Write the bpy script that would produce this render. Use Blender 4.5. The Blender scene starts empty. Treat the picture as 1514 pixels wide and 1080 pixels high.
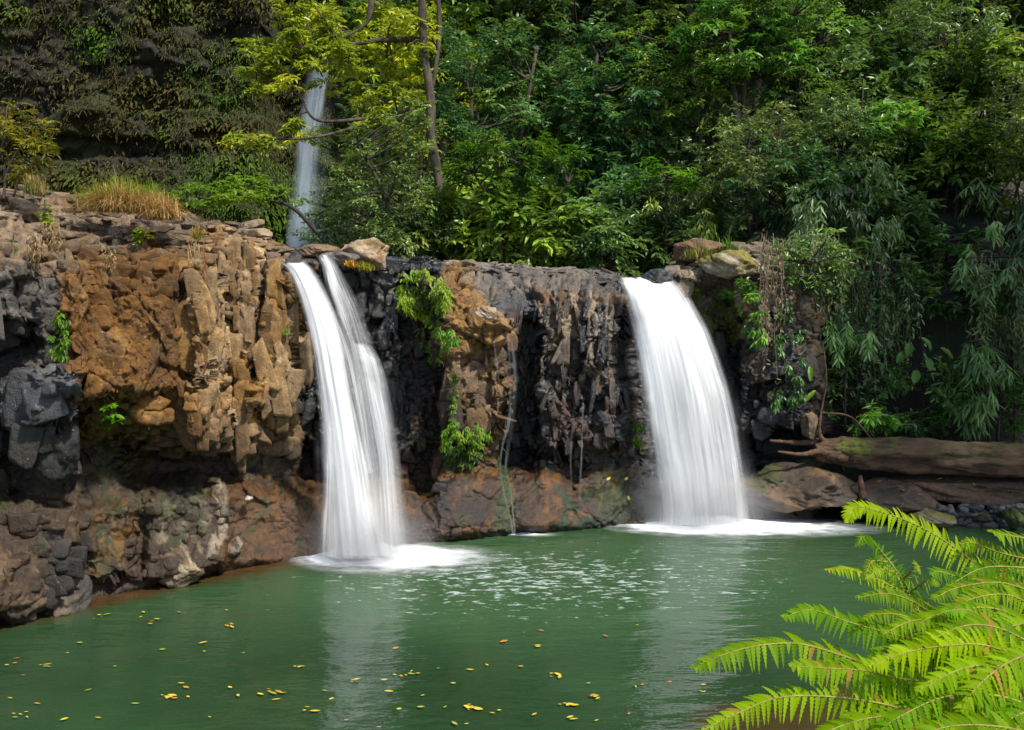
import bpy, math, random
import numpy as np
from mathutils import Vector
random.seed(7)
RNG = np.random.default_rng(11)
sc = bpy.context.scene
COL = sc.collection
R = math.radians
F_PX, H_CAM, PITCH = 1300.0, 3.8, math.atan(110/1300.0)
CP, SP = math.cos(PITCH), math.sin(PITCH)

# ---------------------------------------------------------------- geometry of the view
def at(px, py, d):
    px = np.asarray(px, float); py = np.asarray(py, float); d = np.asarray(d, float)
    a = (px-757)/F_PX; b = (540-py)/F_PX
    return np.stack(np.broadcast_arrays(d*a, d*(CP+SP*b), H_CAM+d*(CP*b-SP)), -1)
def on_z(px, py, z=0.0):
    b = (540-np.asarray(py, float))/F_PX
    d = (z-H_CAM)/(CP*b-SP)
    return at(px, py, d)
def depth_on_water(py, z=0.0):
    b = (540-np.asarray(py, float))/F_PX
    return (z-H_CAM)/(CP*b-SP)

# ---------------------------------------------------------------- noise
def h2(ix, iy, s=0):
    ix = ix.astype(np.int64); iy = iy.astype(np.int64)
    n = (ix*374761393 + iy*668265263 + s*974634777) & 0x7fffffff
    n = ((n ^ (n >> 13))*1274126177) & 0x7fffffff
    n = ((n ^ (n >> 15))*2246822519) & 0x7fffffff
    return ((n ^ (n >> 16)) & 0xffff)/65535.0
def vn(x, y, s=0):
    x = np.asarray(x, float); y = np.asarray(y, float)
    ix = np.floor(x); iy = np.floor(y); fx = x-ix; fy = y-iy
    fx = fx*fx*(3-2*fx); fy = fy*fy*(3-2*fy)
    a = h2(ix, iy, s); b = h2(ix+1, iy, s); c = h2(ix, iy+1, s); d = h2(ix+1, iy+1, s)
    return (a*(1-fx)+b*fx)*(1-fy)+(c*(1-fx)+d*fx)*fy
def fbm(x, y, s=0, o=5, g=0.5):
    t = 0; a = 1; n = 0
    for k in range(o):
        t = t+a*vn(x*2**k+k*17.3, y*2**k-k*9.1, s+k); n += a; a *= g
    return t/n*2-1
def voro(x, y, s=0):
    ix = np.floor(x); iy = np.floor(y)
    f1 = np.full(x.shape, 9.0); f2 = f1.copy(); ci = np.zeros(x.shape); cj = ci.copy(); dx = ci.copy(); dy = ci.copy()
    for i in (-1, 0, 1):
        for j in (-1, 0, 1):
            gx = ix+i; gy = iy+j
            ex = x-(gx+0.1+0.8*h2(gx, gy, s)); ey = y-(gy+0.1+0.8*h2(gx, gy, s+5))
            d = ex*ex+ey*ey
            m = d < f1
            f2 = np.where(m, f1, np.minimum(f2, d))
            f1 = np.where(m, d, f1); ci = np.where(m, gx, ci); cj = np.where(m, gy, cj)
            dx = np.where(m, ex, dx); dy = np.where(m, ey, dy)
    return np.sqrt(f1), np.sqrt(f2), ci, cj, dx, dy
def facets(x, y, s, tilt=0.6):
    f1, f2, ci, cj, dx, dy = voro(x, y, s)
    a = h2(ci, cj, s+11)-0.5; tx = h2(ci, cj, s+12)-0.5; ty = h2(ci, cj, s+13)-0.5
    e = np.clip((f2-f1)/0.07, 0, 1)
    return a+tilt*2*(tx*dx+ty*dy)-0.35*(1-e)**2, a+0.5, f2-f1
def sst(x, a, b):
    t = np.clip((x-a)/(b-a), 0, 1); return t*t*(3-2*t)
def box(px, py, x0, x1, y0, y1, s):
    return sst(px, x0-s, x0+s)*(1-sst(px, x1-s, x1+s))*sst(py, y0-s, y0+s)*(1-sst(py, y1-s, y1+s))

# ---------------------------------------------------------------- mesh helpers
def mesh_np(name, V, F, mat, smooth=False, attrs=None, uv=None, parent=None, link=True):
    """V (n,3); F (m,k) array or list of such arrays"""
    if not isinstance(F, (list, tuple)): F = [F]
    me = bpy.data.meshes.new(name)
    me.vertices.add(len(V)); me.vertices.foreach_set('co', np.ascontiguousarray(V, dtype=np.float32).ravel())
    loops = np.concatenate([f.ravel() for f in F]).astype(np.int32)
    cnt = np.concatenate([np.full(len(f), f.shape[1]) for f in F])
    st = np.concatenate([[0], np.cumsum(cnt)[:-1]]).astype(np.int32)
    me.loops.add(len(loops)); me.loops.foreach_set('vertex_index', loops)
    me.polygons.add(len(cnt)); me.polygons.foreach_set('loop_start', st)
    me.polygons.foreach_set('loop_total', cnt.astype(np.int32))
    if smooth: me.polygons.foreach_set('use_smooth', np.ones(len(cnt), bool))
    me.update(calc_edges=True)
    for k, a in (attrs or {}).items():
        a = np.asarray(a, np.float32)
        if a.ndim == 1:
            at_ = me.attributes.new(k, 'FLOAT', 'POINT'); at_.data.foreach_set('value', a)
        else:
            if a.shape[1] == 3: a = np.concatenate([a, np.ones((len(a), 1), np.float32)], 1)
            at_ = me.attributes.new(k, 'FLOAT_COLOR', 'POINT'); at_.data.foreach_set('color', a.ravel())
    if uv is not None:
        l = me.uv_layers.new(name='UVMap'); l.data.foreach_set('uv', np.asarray(uv, np.float32)[loops].ravel())
    if mat: me.materials.append(mat)
    o = bpy.data.objects.new(name, me)
    if link: COL.objects.link(o)
    if parent is not None: o.parent = parent
    return o
def grid_faces(nr, nc):
    i = np.arange(nr*nc).reshape(nr, nc)
    return np.stack([i[:-1, :-1], i[:-1, 1:], i[1:, 1:], i[1:, :-1]], -1).reshape(-1, 4)
def tag(o, label=None, cat=None, group=None, kind=None):
    if label: o['label'] = label
    if cat: o['category'] = cat
    if group: o['group'] = group
    if kind: o['kind'] = kind
    return o
def empty(name, loc, rz=0):
    o = bpy.data.objects.new(name, None); o.empty_display_size = 0.2
    COL.objects.link(o); o.location = tuple(float(v) for v in loc); o.rotation_euler = (0, 0, rz); return o
class MB:
    def __init__(s): s.V = []; s.F = {}; s.n = 0; s.A = []
    def add(s, V, F, a=0.5):
        V = np.asarray(V, float).reshape(-1, 3)
        for f in (F if isinstance(F, list) else [F]):
            s.F.setdefault(f.shape[1], []).append(f+s.n)
        s.V.append(V); s.A.append(np.broadcast_to(np.asarray(a, float), (len(V),)))
        s.n += len(V)
    def tube(s, pts, rad, k=6, cap=True, a=0.5, rough=0.0, seed=0, fi=.35, fj=1.0):
        P = np.asarray(pts, float); n = len(P); rad = np.broadcast_to(np.asarray(rad, float), (n,))
        T = np.gradient(P, axis=0); T /= np.linalg.norm(T, axis=1)[:, None]+1e-9
        ref = np.array([0, 0, 1.0]) if abs(T[:, 2]).mean() < 0.8 else np.array([0, 1.0, 0])
        A = np.cross(T, ref); A /= np.linalg.norm(A, axis=1)[:, None]+1e-9; B = np.cross(T, A)
        th = np.arange(k)/k*2*np.pi
        r = rad[:, None]*np.ones((1, k))
        if rough:
            ii = np.arange(n)[:, None]*fi+seed*7.7; jj = (np.cos(th)[None]*1.4+np.sin(th)[None]*0.7)*fj+seed
            r = r*(1+rough*fbm(ii+jj*0, jj+ii*0, 40+seed, 4)*2)
        V = P[:, None]+r[..., None]*(np.cos(th)[None, :, None]*A[:, None]+np.sin(th)[None, :, None]*B[:, None])
        i = np.arange(n*k).reshape(n, k); j = np.roll(i, -1, 1)
        Fq = np.stack([i[:-1], j[:-1], j[1:], i[1:]], -1).reshape(-1, 4)
        V = V.reshape(-1, 3); Fs = [Fq]
        if cap:
            V = np.concatenate([V, P[:1], P[-1:]]); c0 = n*k
            Fs.append(np.stack([j[0], i[0], np.full(k, c0)], -1)); Fs.append(np.stack([i[-1], j[-1], np.full(k, c0+1)], -1))
        s.add(V, Fs, a)
    def build(s, name, mat, parent=None, smooth=False, link=True):
        return mesh_np(name, np.concatenate(s.V), [np.concatenate(f) for f in s.F.values()], mat, smooth,
                       {'tint': np.concatenate(s.A)}, parent=parent, link=link)
def norm(v): return v/(np.linalg.norm(v, axis=-1, keepdims=True)+1e-9)
def leaves(P, D, U, L, W, fold=0.15, droop=0.15):
    """blades: 6 verts, two quads folded along the midrib"""
    D = norm(D); S = norm(np.cross(D, U)); N = norm(np.cross(S, D))
    L = np.broadcast_to(L, (len(P),))[:, None]; W = np.broadcast_to(W, (len(P),))[:, None]
    dz = np.array([0, 0, -1.0])*L*droop
    v0 = P; v3 = P+D*L+dz
    l1 = P+D*L*.28+S*W*.42+N*W*fold+dz*.08; l2 = P+D*L*.65+S*W*.36+N*W*fold+dz*.45
    r1 = P+D*L*.28-S*W*.42+N*W*fold+dz*.08; r2 = P+D*L*.65-S*W*.36+N*W*fold+dz*.45
    V = np.stack([v0, l1, l2, v3, r2, r1], 1).reshape(-1, 3)
    b = (np.arange(len(P))*6)[:, None]
    F = np.concatenate([b+np.array([[0, 3, 2, 1]]), b+np.array([[0, 5, 4, 3]])])
    return V, F
def curve_pts(pts, n):
    """smooth interpolation of control points (Catmull-Rom)"""
    P = np.asarray(pts, float); P = np.concatenate([2*P[:1]-P[1:2], P, 2*P[-1:]-P[-2:-1]])
    m = len(P)-3; t = np.linspace(0, m-1e-6, n); i = t.astype(int); f = (t-i)[:, None]
    a, b, c, d = P[i], P[i+1], P[i+2], P[i+3]
    return .5*((2*b)+(c-a)*f+(2*a-5*b+4*c-d)*f*f+(3*b-a-3*c+d)*f**3)

# ---------------------------------------------------------------- materials
def new_mat(name):
    m = bpy.data.materials.new(name); m.use_nodes = True
    nt = m.node_tree; nt.nodes.clear()
    out = nt.nodes.new('ShaderNodeOutputMaterial')
    return m, nt, out
def N(nt, t, **kw):
    n = nt.nodes.new(t)
    for k, v in kw.items():
        if k.startswith('_'): setattr(n, k[1:], v)
        else: n.inputs[k.replace('__', ' ')].default_value = v
    return n
def mixc(nt, fac, a, b, blend='MIX'):
    n = nt.nodes.new('ShaderNodeMix'); n.data_type = 'RGBA'; n.blend_type = blend
    for i, v in ((0, fac), (6, a), (7, b)):
        if isinstance(v, bpy.types.NodeSocket): nt.links.new(v, n.inputs[i])
        else: n.inputs[i].default_value = v if i == 0 else (*v, 1) if len(v) == 3 else v
    return n.outputs[2]
def mth(nt, op, a, b=0.0, clamp=False):
    n = nt.nodes.new('ShaderNodeMath'); n.operation = op; n.use_clamp = clamp
    for i, v in ((0, a), (1, b)):
        if isinstance(v, bpy.types.NodeSocket): nt.links.new(v, n.inputs[i])
        else: n.inputs[i].default_value = v
    return n.outputs[0]
def rng_(nt, v, a, b, c, d):
    n = nt.nodes.new('ShaderNodeMapRange'); nt.links.new(v, n.inputs[0])
    for i, x in enumerate((a, b, c, d)): n.inputs[i+1].default_value = x
    return n.outputs[0]
def noise(nt, scale, detail=4, rough=0.55, vec=None, dist=0.0, stretch=None, coord='Object'):
    n = N(nt, 'ShaderNodeTexNoise', Scale=scale, Detail=detail, Roughness=rough, Distortion=dist)
    if vec is None:
        tc = nt.nodes.new('ShaderNodeTexCoord'); vec = tc.outputs[coord]
    if stretch:
        mp = nt.nodes.new('ShaderNodeMapping'); mp.inputs['Scale'].default_value = stretch
        nt.links.new(vec, mp.inputs[0]); vec = mp.outputs[0]
    nt.links.new(vec, n.inputs['Vector'])
    return n.outputs['Fac']
def attr(nt, name, out='Fac'):
    n = nt.nodes.new('ShaderNodeAttribute'); n.attribute_name = name; return n.outputs[out]

def leaf_mat(name, ca, cb, cc, trans=0.3, rough=0.42, tcol=None):
    """blade colour runs ca..cb by blade, with a few cc blades; Object colour tints the whole plant"""
    m, nt, out = new_mat(name)
    t = attr(nt, 'tint')
    c = mixc(nt, rng_(nt, t, 0, .9, 0, 1), ca, cb)
    c = mixc(nt, rng_(nt, t, .955, .97, 0, 1), c, cc)
    oi = nt.nodes.new('ShaderNodeObjectInfo')
    c = mixc(nt, 1.0, c, oi.outputs['Color'], 'MULTIPLY')
    p = N(nt, 'ShaderNodeBsdfPrincipled', Roughness=rough)
    p.inputs['Specular IOR Level'].default_value = 0.5
    nt.links.new(c, p.inputs['Base Color'])
    tr = nt.nodes.new('ShaderNodeBsdfTranslucent')
    c2 = mixc(nt, 1.0, c, tcol or (1.5, 1.45, .5), 'MULTIPLY')
    nt.links.new(c2, tr.inputs[0])
    mx = nt.nodes.new('ShaderNodeMixShader'); mx.inputs[0].default_value = trans
    nt.links.new(p.outputs[0], mx.inputs[1]); nt.links.new(tr.outputs[0], mx.inputs[2])
    nt.links.new(mx.outputs[0], out.inputs[0])
    return m
def simple_mat(name, ca, cb, scale=6, rough=0.8, bump=0.3, stretch=None, bscale=None, cc=None, cthr=.6):
    m, nt, out = new_mat(name)
    n = noise(nt, scale, 6, .6, stretch=stretch)
    c = mixc(nt, rng_(nt, n, .35, .65, 0, 1), ca, cb)
    if cc:
        n3 = noise(nt, scale*.35, 5, .65); c = mixc(nt, rng_(nt, n3, cthr, cthr+.06, 0, 1), c, cc)
    p = N(nt, 'ShaderNodeBsdfPrincipled', Roughness=rough)
    nt.links.new(c, p.inputs['Base Color'])
    b = N(nt, 'ShaderNodeBump', Strength=bump, Distance=0.05)
    n2 = noise(nt, bscale or scale*3, 8, .65, stretch=stretch)
    nt.links.new(n2, b.inputs['Height']); nt.links.new(b.outputs[0], p.inputs['Normal'])
    nt.links.new(p.outputs[0], out.inputs[0])
    return m

def rock_mat():
    m, nt, out = new_mat('weathered_rock')
    col = attr(nt, 'Col', 'Color'); wet = attr(nt, 'wet')
    n1 = noise(nt, 9, 8, .65); n2 = noise(nt, 45, 6, .7)
    c = mixc(nt, 1.0, col, mixc(nt, rng_(nt, n1, .3, .7, 0, 1), (.5, .48, .45), (1.45, 1.42, 1.36)), 'MULTIPLY')
    c = mixc(nt, 1.0, c, mixc(nt, rng_(nt, n2, .3, .7, 0, 1), (.72, .72, .72), (1.28, 1.28, 1.28)), 'MULTIPLY')
    # pale lichen specks
    v = noise(nt, 22, 3, .6); c = mixc(nt, mth(nt, 'MULTIPLY', rng_(nt, v, .66, .72, 0, .6), mth(nt, 'SUBTRACT', 1.0, wet)), c, (.42, .40, .34))
    p = nt.nodes.new('ShaderNodeBsdfPrincipled'); nt.links.new(c, p.inputs['Base Color'])
    r = mth(nt, 'SUBTRACT', .85, mth(nt, 'MULTIPLY', wet, .78)); r = mth(nt, 'ADD', r, rng_(nt, n1, .3, .7, -.08, .08))
    nt.links.new(r, p.inputs['Roughness']); nt.links.new(mth(nt, 'ADD', .35, mth(nt, 'MULTIPLY', wet, .6)), p.inputs['Specular IOR Level'])
    b = N(nt, 'ShaderNodeBump', Strength=.95, Distance=0.035)
    h = mth(nt, 'ADD', noise(nt, 14, 10, .74), mth(nt, 'MULTIPLY', noise(nt, 60, 4, .6), .35))
    vo = N(nt, 'ShaderNodeTexVoronoi', Scale=11.0); vo.feature = 'DISTANCE_TO_EDGE'
    tc = nt.nodes.new('ShaderNodeTexCoord'); mp = nt.nodes.new('ShaderNodeMapping'); mp.inputs['Scale'].default_value = (1, 1, .6)
    nt.links.new(tc.outputs['Object'], mp.inputs[0]); nt.links.new(mp.outputs[0], vo.inputs['Vector'])
    h = mth(nt, 'ADD', h, rng_(nt, vo.outputs['Distance'], 0, .06, 0, .08))
    nt.links.new(h, b.inputs['Height']); nt.links.new(b.outputs[0], p.inputs['Normal'])
    nt.links.new(p.outputs[0], out.inputs[0]); return m
M_ROCK = rock_mat()

_ICO = {}
def ico(sub):
    if sub not in _ICO:
        import bmesh
        bm = bmesh.new(); bmesh.ops.create_icosphere(bm, subdivisions=sub, radius=1)
        _ICO[sub] = (np.array([v.co[:] for v in bm.verts]), np.array([[v.index for v in f.verts] for f in bm.faces])); bm.free()
    return _ICO[sub]
def chunk(rng, sx, sy, sz, sub=3, planes=11, boxy=True):
    V, Fq = ico(sub); nrm = norm(rng.normal(0, 1, (planes, 3))); nrm[:3] = norm(np.array([[0, -1, .1], [.1, -.2, 1], [1, -.4, 0]])+rng.normal(0, .25, (3, 3)))
    dd = rng.uniform(.55, .95, planes); k = V@nrm.T
    if boxy:
        nb = np.array([[1, 0, 0], [-1, 0, 0], [0, -1, 0], [0, 1, 0], [0, 0, 1], [0, 0, -1]])+rng.normal(0, .20, (6, 3)); nb = norm(nb)
        nrm = np.concatenate([nb, nrm[:4]]); dd = np.concatenate([rng.uniform(.72, 1.0, 6), rng.uniform(.85, 1.2, 4)]); k = V@nrm.T
    r = np.minimum(np.min(np.where(k > .03, dd/np.maximum(k, .03), 9), axis=1), 1.75 if boxy else 1.3)
    V = V*r[:, None]; V = V*(1+.04*(vn(V[:, 0]*5+V[:, 2]*3+dd[0]*90, V[:, 1]*5-V[:, 2]*4, 7)-.5))[:, None]
    a = rng.normal(0, .16); c, s_ = math.cos(a), math.sin(a)
    V = V*np.array([sx, sy, sz]); return V@np.array([[c, 0, s_], [0, 1, 0], [-s_, 0, c]]), Fq
# ================================================================= ROCK CLIFF (the ledge the water falls over)
XB = [-200, 0, 100, 200, 330, 440, 540, 600, 700, 760, 900, 1060, 1200, 1300]
YB = [965, 918, 895, 873, 845, 826, 818, 808, 796, 790, 779, 772, 768, 768]
XL = [-200, 0, 60, 110, 250, 307, 370, 415, 440, 480, 520, 580, 650, 720, 800, 880, 915, 960, 1000, 1060, 1120, 1180, 1300]
YL = [330, 322, 345, 368, 368, 392, 380, 388, 388, 386, 392, 398, 402, 405, 406, 408, 416, 424, 412, 402, 402, 420, 430]
YS = [275, 283, 276, 283, 312, 330, 338, 363, 372, 374, 380, 384, 386, 391, 394, 400, 412, 418, 388, 368, 362, 366, 372]
DT = [3.2, 3.0, 3.0, 2.8, 2.4, 2.0, 1.8, 1.8, 1.8, 1.8, 1.8, 1.8, 1.8, 1.8, 1.8, 1.6, 1.2, 1.2, 1.6, 1.8, 1.8, 1.8, 1.8]
BLK = [(-200, 300, 380, 640, -.45, 25), (100, 295, 405, 590, -.35, 20), (284, 332, 392, 655, -.62, 9), (340, 372, 415, 560, -.22, 8),
       (385, 446, 392, 610, -.42, 6), (330, 385, 560, 625, -.12, 8), (200, 335, 600, 662, -.22, 14), (180, 480, 655, 715, .60, 22),
       (385, 470, 614, 662, .55, 6), (-200, 38, 480, 740, .55, 14), (40, 116, 545, 690, -.5, 8), (-200, 112, 752, 920, -.4, 20),
       (60, 110, 420, 545, -.12, 10), (125, 190, 745, 862, -.22, 11), (215, 338, 728, 862, -.22, 12), (445, 640, 392, 720, .55, 14),
       (556, 592, 398, 500, -.25, 8), (652, 746, 405, 640, -.5, 12), (728, 748, 455, 630, -.12, 5), (748, 792, 470, 690, .30, 8),
       (792, 930, 420, 660, -.28, 12), (797, 817, 440, 562, -.16, 5), (824, 842, 430, 560, -.2, 5), (862, 905, 430, 545, -.22, 6),
       (866, 900, 520, 590, -.16, 8), (600, 935, 668, 705, .32, 14), (925, 1085, 418, 775, .65, 15), (1088, 1190, 440, 640, -.1, 15),
       (1088, 1300, 640, 700, .9, 10), (1120, 1300, 380, 640, -.15, 20), (470, 640, 700, 830, .1, 15), (840, 900, 725, 790, -.25, 14),
       (640, 735, 640, 790, -.1, 20), (760, 840, 690, 800, -.1, 20)]
def build_cliff():
    nc = 900; px1 = np.linspace(-200, 1300, nc)
    t1 = np.linspace(-.06, 1, 330); t2 = np.linspace(0, 1, 80)[1:]; t3 = np.linspace(0, 1, 16)[1:]
    yb = np.interp(px1, XB, YB); yl = np.interp(px1, XL, YL)+5*fbm(px1/60, px1*0, 3, 3)
    ys = np.interp(px1, XL, YS)+6*fbm(px1/45, px1*0, 4, 4)
    D0 = depth_on_water(yb); dt = np.interp(px1, XL, DT)
    PX = np.broadcast_to(px1, (len(t1), nc)).copy(); T = t1[:, None]
    PY = yb+(yl-yb)*T
    wx = PX+16*fbm(PX/45, PY/45, 21, 4)+5*fbm(PX/9, PY/14, 23, 3); wy = PY+16*fbm(PX/45, PY/45, 22, 4)+5*fbm(PX/12, PY/9, 24, 3)
    D = D0+.45*np.clip(T, 0, 1)+np.where(PX > 440, .35*sst(T, 0, .25), .15*sst(T, 0, .2))
    for x0, x1, y0, y1, o, s in BLK: D = D+o*box(wx, wy, x0, x1, y0, y1, s)
    D = D+.25*fbm(PX/110, PY/110, 5, 3)
    D = D+1.0*box(PX, PX*0, 690, 930, -9, 9, 15)*np.clip((T-.80)/.2, 0, 1)**2+.5*box(PX, PX*0, -200, 400, -9, 9, 15)*np.clip((T-.9)/.1, 0, 1)**2
    D = D+3.5*sst(PX, 1195, 1290)+.8*sst(PX, 1215, 1230)
    fr = sst(T, -.02, .03)
    D = np.where(T < .06, D0*(1-fr)+D*fr, D)
    P1 = at(PX, PY, D)
    # top of the ledge
    T2 = t2[:, None]; PX2 = np.broadcast_to(px1, (len(t2), nc))
    PY2 = yl+(ys-yl)*T2**.8
    D2 = D[-1]+dt*T2
    P2 = at(PX2, PY2, D2)
    Q = P2[-1]; P3 = Q[None]+np.stack([np.zeros((15, nc)), 7*t3[:, None]**1.3+0*px1, -.5*t3[:, None]+0*px1], -1)
    P = np.concatenate([P1, P2, P3]); 
    PXa = np.concatenate([PX, PX2, np.broadcast_to(px1, (15, nc))]); PYa = np.concatenate([PY, PY2, np.broadcast_to(ys, (15, nc))])
    S = np.concatenate([np.zeros_like(PX), np.broadcast_to(T2, PX2.shape), np.ones((15, nc))])
    # normals
    gu = np.gradient(P, axis=1); gv = np.gradient(P, axis=0); Nn = norm(np.cross(gu, gv))
    Nn = np.where((Nn[..., 1:2]*-1+Nn[..., 2:3]*.5) < 0, -Nn, Nn); Nn = norm(Nn+np.array([0, -.9, .25]))
    base = P[20]; a = np.concatenate([[0], np.cumsum(np.linalg.norm(np.diff(base, axis=0), axis=1)*.8)])[None]+0*S
    top0 = P[len(t1)-1]; b = np.where(S > 0, top0[None, :, 2]+np.hypot(P[..., 1]-top0[None, :, 1], P[..., 2]-top0[None, :, 2]), P[..., 2])
    aw = a+.18*fbm(a*1.4, b*1.4, 31, 5); bw = b+.18*fbm(a*1.4, b*1.4, 32, 5)
    f1, c1, e1 = facets(aw*1.7, bw*1.0, 50, 1.3); f2, c2, e2 = facets(aw*4.2, bw*3.0, 60, 1.3); f3, c3, e3 = facets(aw*10, bw*8.5, 70, 1.3); f4 = facets(aw*24, bw*20, 75, 1.2)[0]
    jn, cj_, ej = facets(aw*3.4+.25*fbm(a*6, b*5, 77, 3), bw*.33, 76, .8)   # upright joints
    fr_, cr, er = facets(aw*6.0, bw*.9, 80, .5)                   # upright ribs
    earthy = sst(PYa, 655, 705)*(1-S)                             # smooth soft earth low on the wall
    ribs = box(wxx := PXa+8*fbm(PXa/30, PYa/30, 81, 2), PYa, 780, 935, 410, 640, 15)+.6*box(PXa, PYa, 285, 385, 385, 620, 12)+.5*box(PXa, PYa, 540, 650, 395, 560, 12)
    face = .35*box(PXa, PYa, 95, 275, 410, 600, 20)
    jm = box(PXa+12*fbm(PXa/30, PYa/30, 83, 2), PYa, 262, 446, 380, 640, 12)+.8*box(PXa, PYa, 560, 930, 400, 650, 15)+.35*box(PXa, PYa, -200, 262, 400, 640, 20)
    amp = (1-.75*earthy)*(1-.6*face)
    black = box(PXa, PYa, 450, 650, 400, 690, 12)+box(PXa, PYa, 745, 800, 470, 700, 10)
    h = (1-sst(S, 0, .08))*(amp*(.18*f1+.09*f2*(1-.5*ribs)*(1-.5*black)+.05*f3+.02*f4)+.12*ribs*fr_+.08*jm*(jn-.5*(1-np.clip(ej/.16, 0, 1))))+.06*fbm(a*3, b*3, 33, 6, .6)*(1+.8*earthy)+.010*fbm(a*18, b*18, 34, 4)
    top = sst(S, 0, .1)
    r1 = facets(aw*1.4, bw*2.6, 90, .9)[0]; r2 = facets(aw*3.6, bw*6, 91, .9)[0]; r3 = facets(aw*9, bw*14, 92, .9)[0]
    rub = np.where(PXa < 420, 1.0, .45)                           # broken rubble, coarser on the left
    h = h+top*rub*(.12*r1+.07*r2+.035*r3)
    fade = np.concatenate([sst(T, -.03, .02)+0*PX, np.ones_like(PX2), np.broadcast_to(1-t3[:, None]*.7, (15, nc))])
    P = P+Nn*(h*fade)[..., None]
    zz = P[..., 2]+.10*fbm(a*1.3, b*1.1, 95, 4); q = zz/.13; fq = q-np.floor(q); dz = (np.floor(q)+sst(fq, .38, .62)-q)*.13
    P[..., 2] += dz*sst(S, 0, .06)*np.where(PXa < 420, 1.0, .4)*(S < 1)          # bedded steps
    # ---- colours of the stone, soil, moss and wet faces
    C = np.ones(PXa.shape+(3,))*np.array([.22, .135, .07]); wet = np.zeros(PXa.shape)
    cx = PXa+34*fbm(PXa/45, PYa/45, 101, 6, .66); cy = PYa+34*fbm(PXa/45, PYa/45, 102, 6, .66)
    def paint(col, x0, x1, y0, y1, s=14, k=1.0, w=None, thr=None, sx=30, sy=30, seed=0):
        nonlocal C, wet
        m = box(cx, cy, x0, x1, y0, y1, s)*k
        if thr is not None: m = m*sst(fbm(PXa/sx, PYa/sy, 200+seed, 5, .6), thr, thr+.18)
        C = C*(1-m[..., None])+np.array(col)*m[..., None]
        if w is not None: wet = wet*(1-m)+w*m
    tan = (.44, .30, .16); grey = (.15, .15, .155); blk = (.011, .010, .010); och = (.25, .118, .026); rust = (.13, .055, .009)
    paint((.31, .225, .15), -200, 1300, 200, 400, 10)
    paint((.40, .35, .29), -200, 1300, 200, 400, 10, .8, thr=.08, sx=14, sy=9, seed=40)
    paint((.13, .095, .065), -200, 1300, 200, 400, 10, .8, thr=.0, sx=16, sy=9, seed=1)
    paint((.25, .12, .03), -200, 440, 200, 400, 10, .8, thr=.18, sx=20, sy=14, seed=41)
    paint(och, 90, 300, 372, 640, 18, w=0); paint((.30, .17, .06), 100, 300, 372, 640, 14, .8, thr=.1, sx=20, sy=30, seed=50); paint((.14, .075, .03), 120, 290, 400, 640, 14, .75, thr=.0, sx=34, sy=40, seed=2)
    paint(tan, 285, 446, 350, 620, 9); paint((.33, .17, .04), 280, 440, 350, 620, 9, .9, thr=.0, sx=12, sy=80, seed=3)
    paint((.08, .075, .075), 320, 400, 400, 560, 9, .9, thr=.12, sx=18, sy=60, seed=4)
    paint((.17, .155, .135), -200, 92, 400, 700, 12); paint((.07, .062, .055), -200, 110, 380, 720, 12, .8, thr=.0, sx=30, sy=40, seed=5)
    paint((.28, .2, .13), -200, 110, 300, 385, 12, .7)
    paint(blk, -200, 36, 480, 745, 12, w=.85); paint((.17, .18, .2), 40, 112, 545, 595, 7, .9); paint((.06, .058, .06), 45, 112, 600, 690, 8)
    paint((.045, .027, .013), -200, 480, 660, 740, 16, .9, w=.4)
    paint((.065, .034, .011), -200, 470, 735, 960, 14, w=.6)
    paint((.17, .10, .045), -200, 112, 745, 960, 12, .8, thr=.08, sx=26, sy=30, seed=6); paint((.035, .03, .028), 60, 120, 790, 930, 12, .8, w=.5)
    paint((.10, .085, .012), 120, 215, 600, 760, 14, .8, thr=-.15, sx=26, sy=40, seed=7)
    paint((.24, .115, .014), 128, 195, 748, 862, 12, .9, thr=-.15, sx=16, sy=50, seed=8)
    paint(rust, 330, 475, 700, 835, 14, .95, thr=-.4, sx=30, sy=30, seed=9); paint((.15, .062, .012), 380, 470, 710, 800, 14, .7, thr=-.05, sx=12, sy=14, seed=10)
    paint((.36, .28, .18), 222, 300, 735, 815, 8, .85, thr=-.02, sx=18, sy=30, seed=11); paint((.42, .34, .24), 312, 334, 715, 815, 5, .85, thr=-.3, sx=10, sy=30, seed=12)
    paint((.3, .2, .12), 290, 445, 590, 660, 9, .6, thr=.05, sx=14, sy=14, seed=13)
    paint(blk, 448, 660, 375, 705, 12, w=.85); paint((.16, .16, .17), 556, 592, 398, 500, 6, .8, thr=-.2, sx=12, sy=60, seed=14)
    paint((.11, .05, .03), 600, 650, 440, 620, 8, .6, thr=.0, sx=10, sy=60, seed=15)
    paint((.36, .225, .11), 655, 748, 395, 640, 9, w=0.); paint((.30, .16, .045), 665, 725, 400, 520, 9, .7); paint((.2, .15, .11), 670, 745, 520, 640, 9, .6, thr=0, sx=20, sy=20, seed=16)
    paint((.05, .025, .012), 610, 690, 560, 690, 10, .8, w=.5)
    paint(blk, 750, 952, 455, 690, 9, w=.85); paint((.07, .08, .095), 735, 800, 430, 475, 9, .9, w=.6)
    paint((.26, .225, .19), 700, 925, 375, 432, 10, .95, w=.1); paint((.10, .095, .095), 720, 925, 405, 450, 8, .8, thr=-.05, sx=10, sy=50, seed=17, w=.4)
    paint((.33, .25, .17), 785, 915, 430, 575, 6, .92, thr=.0, sx=9, sy=130, seed=18, w=.35)
    paint((.34, .26, .19), 866, 902, 535, 590, 7, .8, w=.1); paint((.13, .065, .04), 800, 925, 570, 665, 7, .8, thr=-.05, sx=20, sy=40, seed=19, w=.4)
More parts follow.
